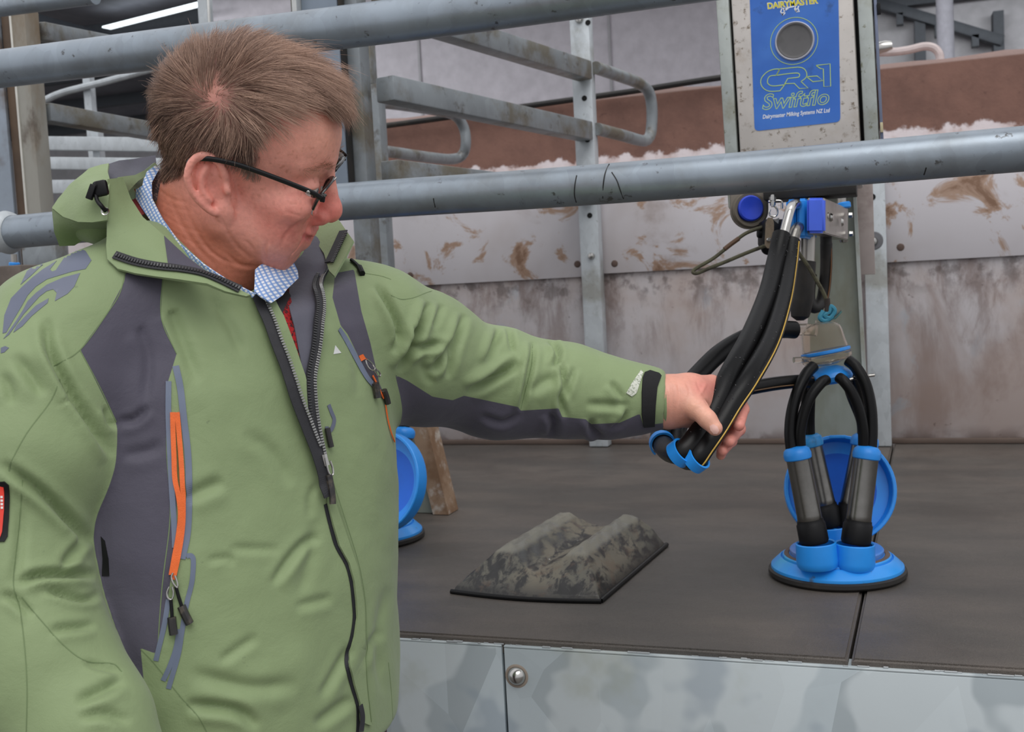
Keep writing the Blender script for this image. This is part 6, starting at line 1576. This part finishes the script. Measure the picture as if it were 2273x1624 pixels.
# left collar half beyond the chin
lc_ = sheet('collar', cs([(670, 520, 1.27), (706, 500, 1.275), (751, 486, 1.27), (766, 508, 1.25), (784, 533, 1.23), (768, 565, 1.215), (742, 612, 1.19), (730, 600, 1.20), (719, 562, 1.235), (704, 540, 1.25)], .006), CLOTHG, man, .003, label='green collar half standing beyond the chin', step=8)
sheet('lining', cs([(640, 540, 1.25), (660, 525, 1.26), (692, 516, 1.265), (706, 528, 1.255), (722, 562, 1.24), (727, 588, 1.22), (712, 618, 1.205), (702, 660, 1.2), (700, 700, 1.2), (695, 745, 1.2), (686, 835, 1.2), (690, 900, 1.2), (698, 960, 1.2), (706, 1010, 1.2), (690, 960, 1.2), (680, 880, 1.2), (668, 800, 1.2), (654, 725, 1.2), (642, 680, 1.2), (640, 660, 1.2), (645, 625, 1.21), (640, 585, 1.23)], .0036), LIN, man, .0016, inner=[(685, 580, dp(685, 580, 1.235, .01)), (680, 640, dp(680, 640, 1.2, .01))], step=8)
LB = obvh(lc_)
z4 = [(764, 514), (752, 540), (740, 566), (730, 586), (722, 600)]
zz = strip('zip_tape', [(764, 514), (752, 540), (740, 566), (732, 584)], .011, ZIPT, lc_, .001, .0014, LB)
try: teeth('zip_teeth', [(x+8, y+3) for x, y in z4[:4]], TOOTH, zz, 0, bvh=LB, lift=.003)
except Exception: pass
loop_pts = [(780, 580), (789, 587), (798, 596), (803, 606)]
P_, N_ = surf_line(loop_pts, .002, 3); part('drawcord', tube(P_, .0022, 8), BLKP, man)
P_, N_ = surf_line([(799, 598), (802, 605), (804, 612)], .003, 3); part('cord_end', tube(P_, .0036, 8), BLKP, man)
# main slider
P_, N_ = hit(711, 1018)
def loop(name, pts, r, mat, parent, lift=.010, closed=False):
    P, N = surf_line(pts, lift, 3); return part(name, tube(P, r, 8), mat, parent)
loop('zip_slider', [(706, 1008), (709, 1022), (712, 1032)], .0036, SHINY, man, .010)
loop('slider_loop', [(706, 1016), (709, 1034), (714, 1052), (722, 1056), (722, 1040), (716, 1022)], .0011, SHINY, man, .013)
loop('pull_tag', [(715, 1054), (719, 1078), (721, 1100), (722, 1118)], .0036, TAG, man, .0115)
# storm flap below the slider
z5_ = [(722, 1118), (733, 1165), (746, 1210), (768, 1250), (779, 1290), (784, 1335), (786, 1370), (780, 1412), (771, 1445), (770, 1478), (780, 1520), (792, 1560), (794, 1600), (792, 1640)]
strip('fly_gap', z5_, .0050, NAVY, man, .0004, .0006)  # dark ribbon painted in for the shade of the gap
flp = [(x+3, y) for x, y in z5_[:-1]]+[(820, 1610), (812, 1540), (806, 1440), (804, 1340), (790, 1260), (766, 1190), (742, 1120), (728, 1060), (724, 1064), (726, 1100)]
patch('storm_flap', flp, CLOTHG, man, .0035, .0030, 8)
for s_ in ([(728, 1052), (744, 1100), (768, 1175), (790, 1250), (804, 1330), (808, 1420), (808, 1500), (818, 1600)], [(700, 1040), (694, 1000), (672, 950)]): strip('seam', s_, .0010, SEAM, man, .0038, .0003)
strip('bottom_zip', [(792, 1565), (797, 1590), (794, 1622)], .007, ZIPT, man, .0042, .0012)
# seams
for s_ in ([(278, 605), (266, 650), (240, 692), (178, 776), (120, 812)], [(362, 608), (358, 705), (392, 785)], [(133, 842), (112, 890), (60, 960), (26, 1022), (20, 1045)], [(50, 1062), (44, 1150), (34, 1240), (30, 1300), (44, 1350), (55, 1440), (60, 1530), (58, 1640)],
           [(48, 1325), (90, 1375), (140, 1430), (190, 1466), (250, 1472), (270, 1490)], [(312, 1440), (345, 1475), (400, 1545), (440, 1590), (462, 1630)], [(258, 936), (220, 856), (178, 778)], [(862, 1470), (868, 1530), (872, 1600)],
           [(812, 607), (845, 612), (868, 620)], [(868, 655), (890, 664), (920, 660), (950, 648), (975, 642)], [(1182, 765), (1180, 810), (1168, 860), (1156, 908)], [(372, 860), (370, 1000), (378, 1140), (360, 1300), (350, 1440)]):
    try: strip('seam', s_, .0009, SEAM, man, .0000, .0003)
    except Exception: pass
# chest pocket with the orange zip
for pts, w in (([(374, 846), (374, 930), (380, 1060), (386, 1160), (388, 1215)], .0052), ([(390, 812), (400, 860), (408, 930), (417, 1010), (419, 1100), (416, 1180), (404, 1240)], .0062)):
    strip('pocket_tape', pts, w, TAPE, man, .0004, .0006)
for pts in ([(423, 1232), (429, 1240), (426, 1290), (414, 1340), (404, 1400), (396, 1450), (382, 1500), (374, 1528)], [(398, 1396), (390, 1440), (376, 1480), (362, 1510)], [(374, 1330), (364, 1390), (352, 1440), (346, 1466)], [(413, 1236), (420, 1231), (426, 1236)]):
    strip('printed_stripe', pts, .0046, TAPE, man, .0003, .0004)
oz = [(383, 915), (384, 960), (386, 1010), (388, 1060), (396, 1100), (400, 1140), (395, 1190), (387, 1235), (380, 1275)]; oz2 = [(393, 915), (397, 960), (401, 1010), (404, 1060), (406, 1110), (405, 1160), (400, 1205), (392, 1250), (384, 1285)]
pz = strip('pocket_zip', oz, .0046, ORNG, man, .0012, .0014); strip('pocket_zip', oz2, .0046, ORNG, man, .0012, .0014)
strip('pocket_gap', [(389, 925), (391, 980), (394, 1040), (397, 1085)], .0020, simple('olive_gap', S(104, 98, 52), .8), man, .0010, .0004)
loop('slider_loop', [(384, 1270), (380, 1278), (384, 1292), (394, 1304), (393, 1290), (388, 1276)], .0009, SHINY, man, .004)
loop('slider_loop', [(376, 1300), (371, 1312), (373, 1326), (381, 1330), (385, 1316), (382, 1300)], .0009, SHINY, man, .004)
loop('pull_cord', [(390, 1300), (396, 1322), (403, 1345)], .0016, BLKP, man, .003); loop('pull_cord', [(379, 1326), (381, 1350), (382, 1370)], .0016, BLKP, man, .003)
loop('pull_tag', [(402, 1344), (410, 1362), (420, 1382)], .0040, TAG, man, .004); loop('pull_tag', [(381, 1368), (383, 1386), (386, 1406)], .0040, TAG, man, .004)
patch('side_vent', [(224, 1190), (233, 1200), (241, 1240), (243, 1278), (226, 1278), (228, 1240)], BLKP, man, .0006, .001)
# left pocket
strip('pocket_tape', [(752, 730), (772, 762), (796, 806), (814, 838), (826, 852)], .0064, TAPE, man, .0006, .0006)
patch('zip_garage', [(795, 790), (804, 786), (810, 796), (800, 802)], ORNG, man, .0016, .001, 4)
strip('pocket_zip', [(824, 834), (832, 850), (840, 868), (848, 884)], .0024, ORNG, man, .0016, .001)
loop('slider_loop', [(806, 800), (810, 814), (820, 824), (826, 818), (818, 806), (808, 798)], .0010, SHINY, man, .004); loop('slider_loop', [(824, 822), (830, 834), (838, 836), (836, 826), (828, 820)], .0009, SHINY, man, .004)
loop('pull_tag', [(826, 850), (829, 866), (832, 884)], .0042, TAG, man, .004); loop('pull_tag', [(845, 866), (850, 880), (854, 896)], .0036, TAG, man, .004)
try: strip('orange_piping', [(853, 898), (857, 925), (862, 948), (868, 968), (873, 980)], .0020, ORNG, man, .0012, .001)
except Exception: pass
patch('white_print', [(744, 766), (757, 783), (740, 786)], simple('white_emblem', S(214, 216, 214), .5), man, .0005, .0005, 4)
strip('printed_stripe', [(729, 898), (738, 922), (742, 930), (736, 952), (726, 958), (725, 946)], .0046, LOGO, man, .0004, .0004)
loop('pull_tag', [(722, 950), (726, 970), (731, 992)], .0030, TAG, man, .0035)
# shoulder print
for pl_ in ([(46, 632), (60, 602), (90, 578), (126, 554), (142, 550), (138, 562), (116, 574), (90, 592), (70, 611)],
            [(150, 547), (170, 549), (190, 557), (203, 578), (190, 597), (160, 603), (130, 612), (104, 620), (80, 636), (62, 655), (48, 680), (30, 710), (14, 738), (6, 740), (10, 700), (25, 662), (48, 638), (72, 616), (95, 598), (126, 579), (111, 598), (116, 603), (124, 600), (147, 566)],
            [(178, 606), (165, 636), (150, 652), (122, 668), (126, 650), (118, 642), (104, 646), (88, 658), (70, 678), (52, 698), (38, 718), (20, 743), (8, 752), (36, 712), (50, 690), (62, 668), (80, 650), (104, 632), (140, 616)],
            [(108, 662), (106, 672), (90, 685), (70, 702), (50, 724), (30, 738), (36, 724), (56, 702), (80, 678)], [(2, 772), (12, 768), (20, 772), (10, 782), (2, 784)]):
    try: patch('shoulder_print', pl_, LOGO, man, .0004, .0004, 6)
    except Exception: pass
# arm badge
bd = patch('arm_badge', [(-14, 1070), (10, 1068), (20, 1076), (22, 1100), (20, 1150), (17, 1190), (10, 1202), (-14, 1202)], BLKP, man, .0016, .0020, 8)
patch('badge_stripe', [(1, 1078), (10, 1080), (9, 1130), (5, 1180), (0, 1194), (-6, 1190)], simple('badge_red', S(226, 60, 44), .5), man, .0026, .0010, 6)
for y in (1100, 1108, 1116, 1124): patch('badge_mark', [(2, y), (7, y), (7, y+5), (2, y+5)], simple('badge_white', S(232, 228, 226), .5), man, .0034, .0004, 4)
# cuff
CP = [(1426, 838), (1430, 828), (1442, 824), (1462, 830), (1467, 836), (1458, 860), (1454, 900), (1452, 944), (1428, 946), (1424, 920), (1424, 870)]
patch('cuff_strap', CP, simple('black_velcro', S(28, 28, 30), .9, 0, .15, 200, .5, 1500), man, .0026, .0030, 7)
patch('mesh_tab', [(1422, 822), (1427, 828), (1412, 872), (1402, 880), (1390, 872), (1402, 850)], grime('white_mesh', S(206, 208, 196), [(S(140, 150, 128), 400, .5, .6, .8, 1)], .8), man, .0016, .0016, 6)
ce = nrm(SL['pts'][-1]-SL['pts'][-2])
part('cuff_hem', lathe([(.0300, -.002), (.0335, -.001), (.0345, .002), (.0325, .004), (.0298, .003)], SL['pts'][-1]-ce*.002, ce, 40), CLOTHG, man)
part('cuff_shadow', lathe([(.0, .0005), (.0300, .0005), (.0310, -.0005)], SL['pts'][-1]-ce*.0025, ce, 32), NAVY, man)  # dark disc stands in for the shade inside the cuff
# hood toggle
tg = part('cord_lock', rbox(M(224, 418, 1.045), (.0070, .0035, .0078), np.stack([nrm(RIGHT*.95-DOWN*.2), FWD, nrm(-DOWN*.95-RIGHT*.2)]), .003), BLKP, hood)
part('cord_lock_button', cyl(M(206, 412, 1.043), M(214, 414, 1.045), .0045, 14, .001), BLKP, hood)
part('cord_end', rbox(M(203, 426, 1.042), (.003, .003, .0075), np.stack([nrm(RIGHT+DOWN*.35), FWD, nrm(-DOWN+RIGHT*.35)]), .001), BLKP, hood)
part('drawcord', tube(spline([M(212, 428, 1.045), M(216, 445, 1.042), M(226, 458, 1.04), M(234, 468, 1.045)], 5), .0021, 8), BLKP, hood)
part('eyelet', lathe([(.0022, 0), (.0038, .0006), (.0042, -.0004), (.003, -.001)], M(233, 469, 1.044), -FWD, 16), SHINY, hood)
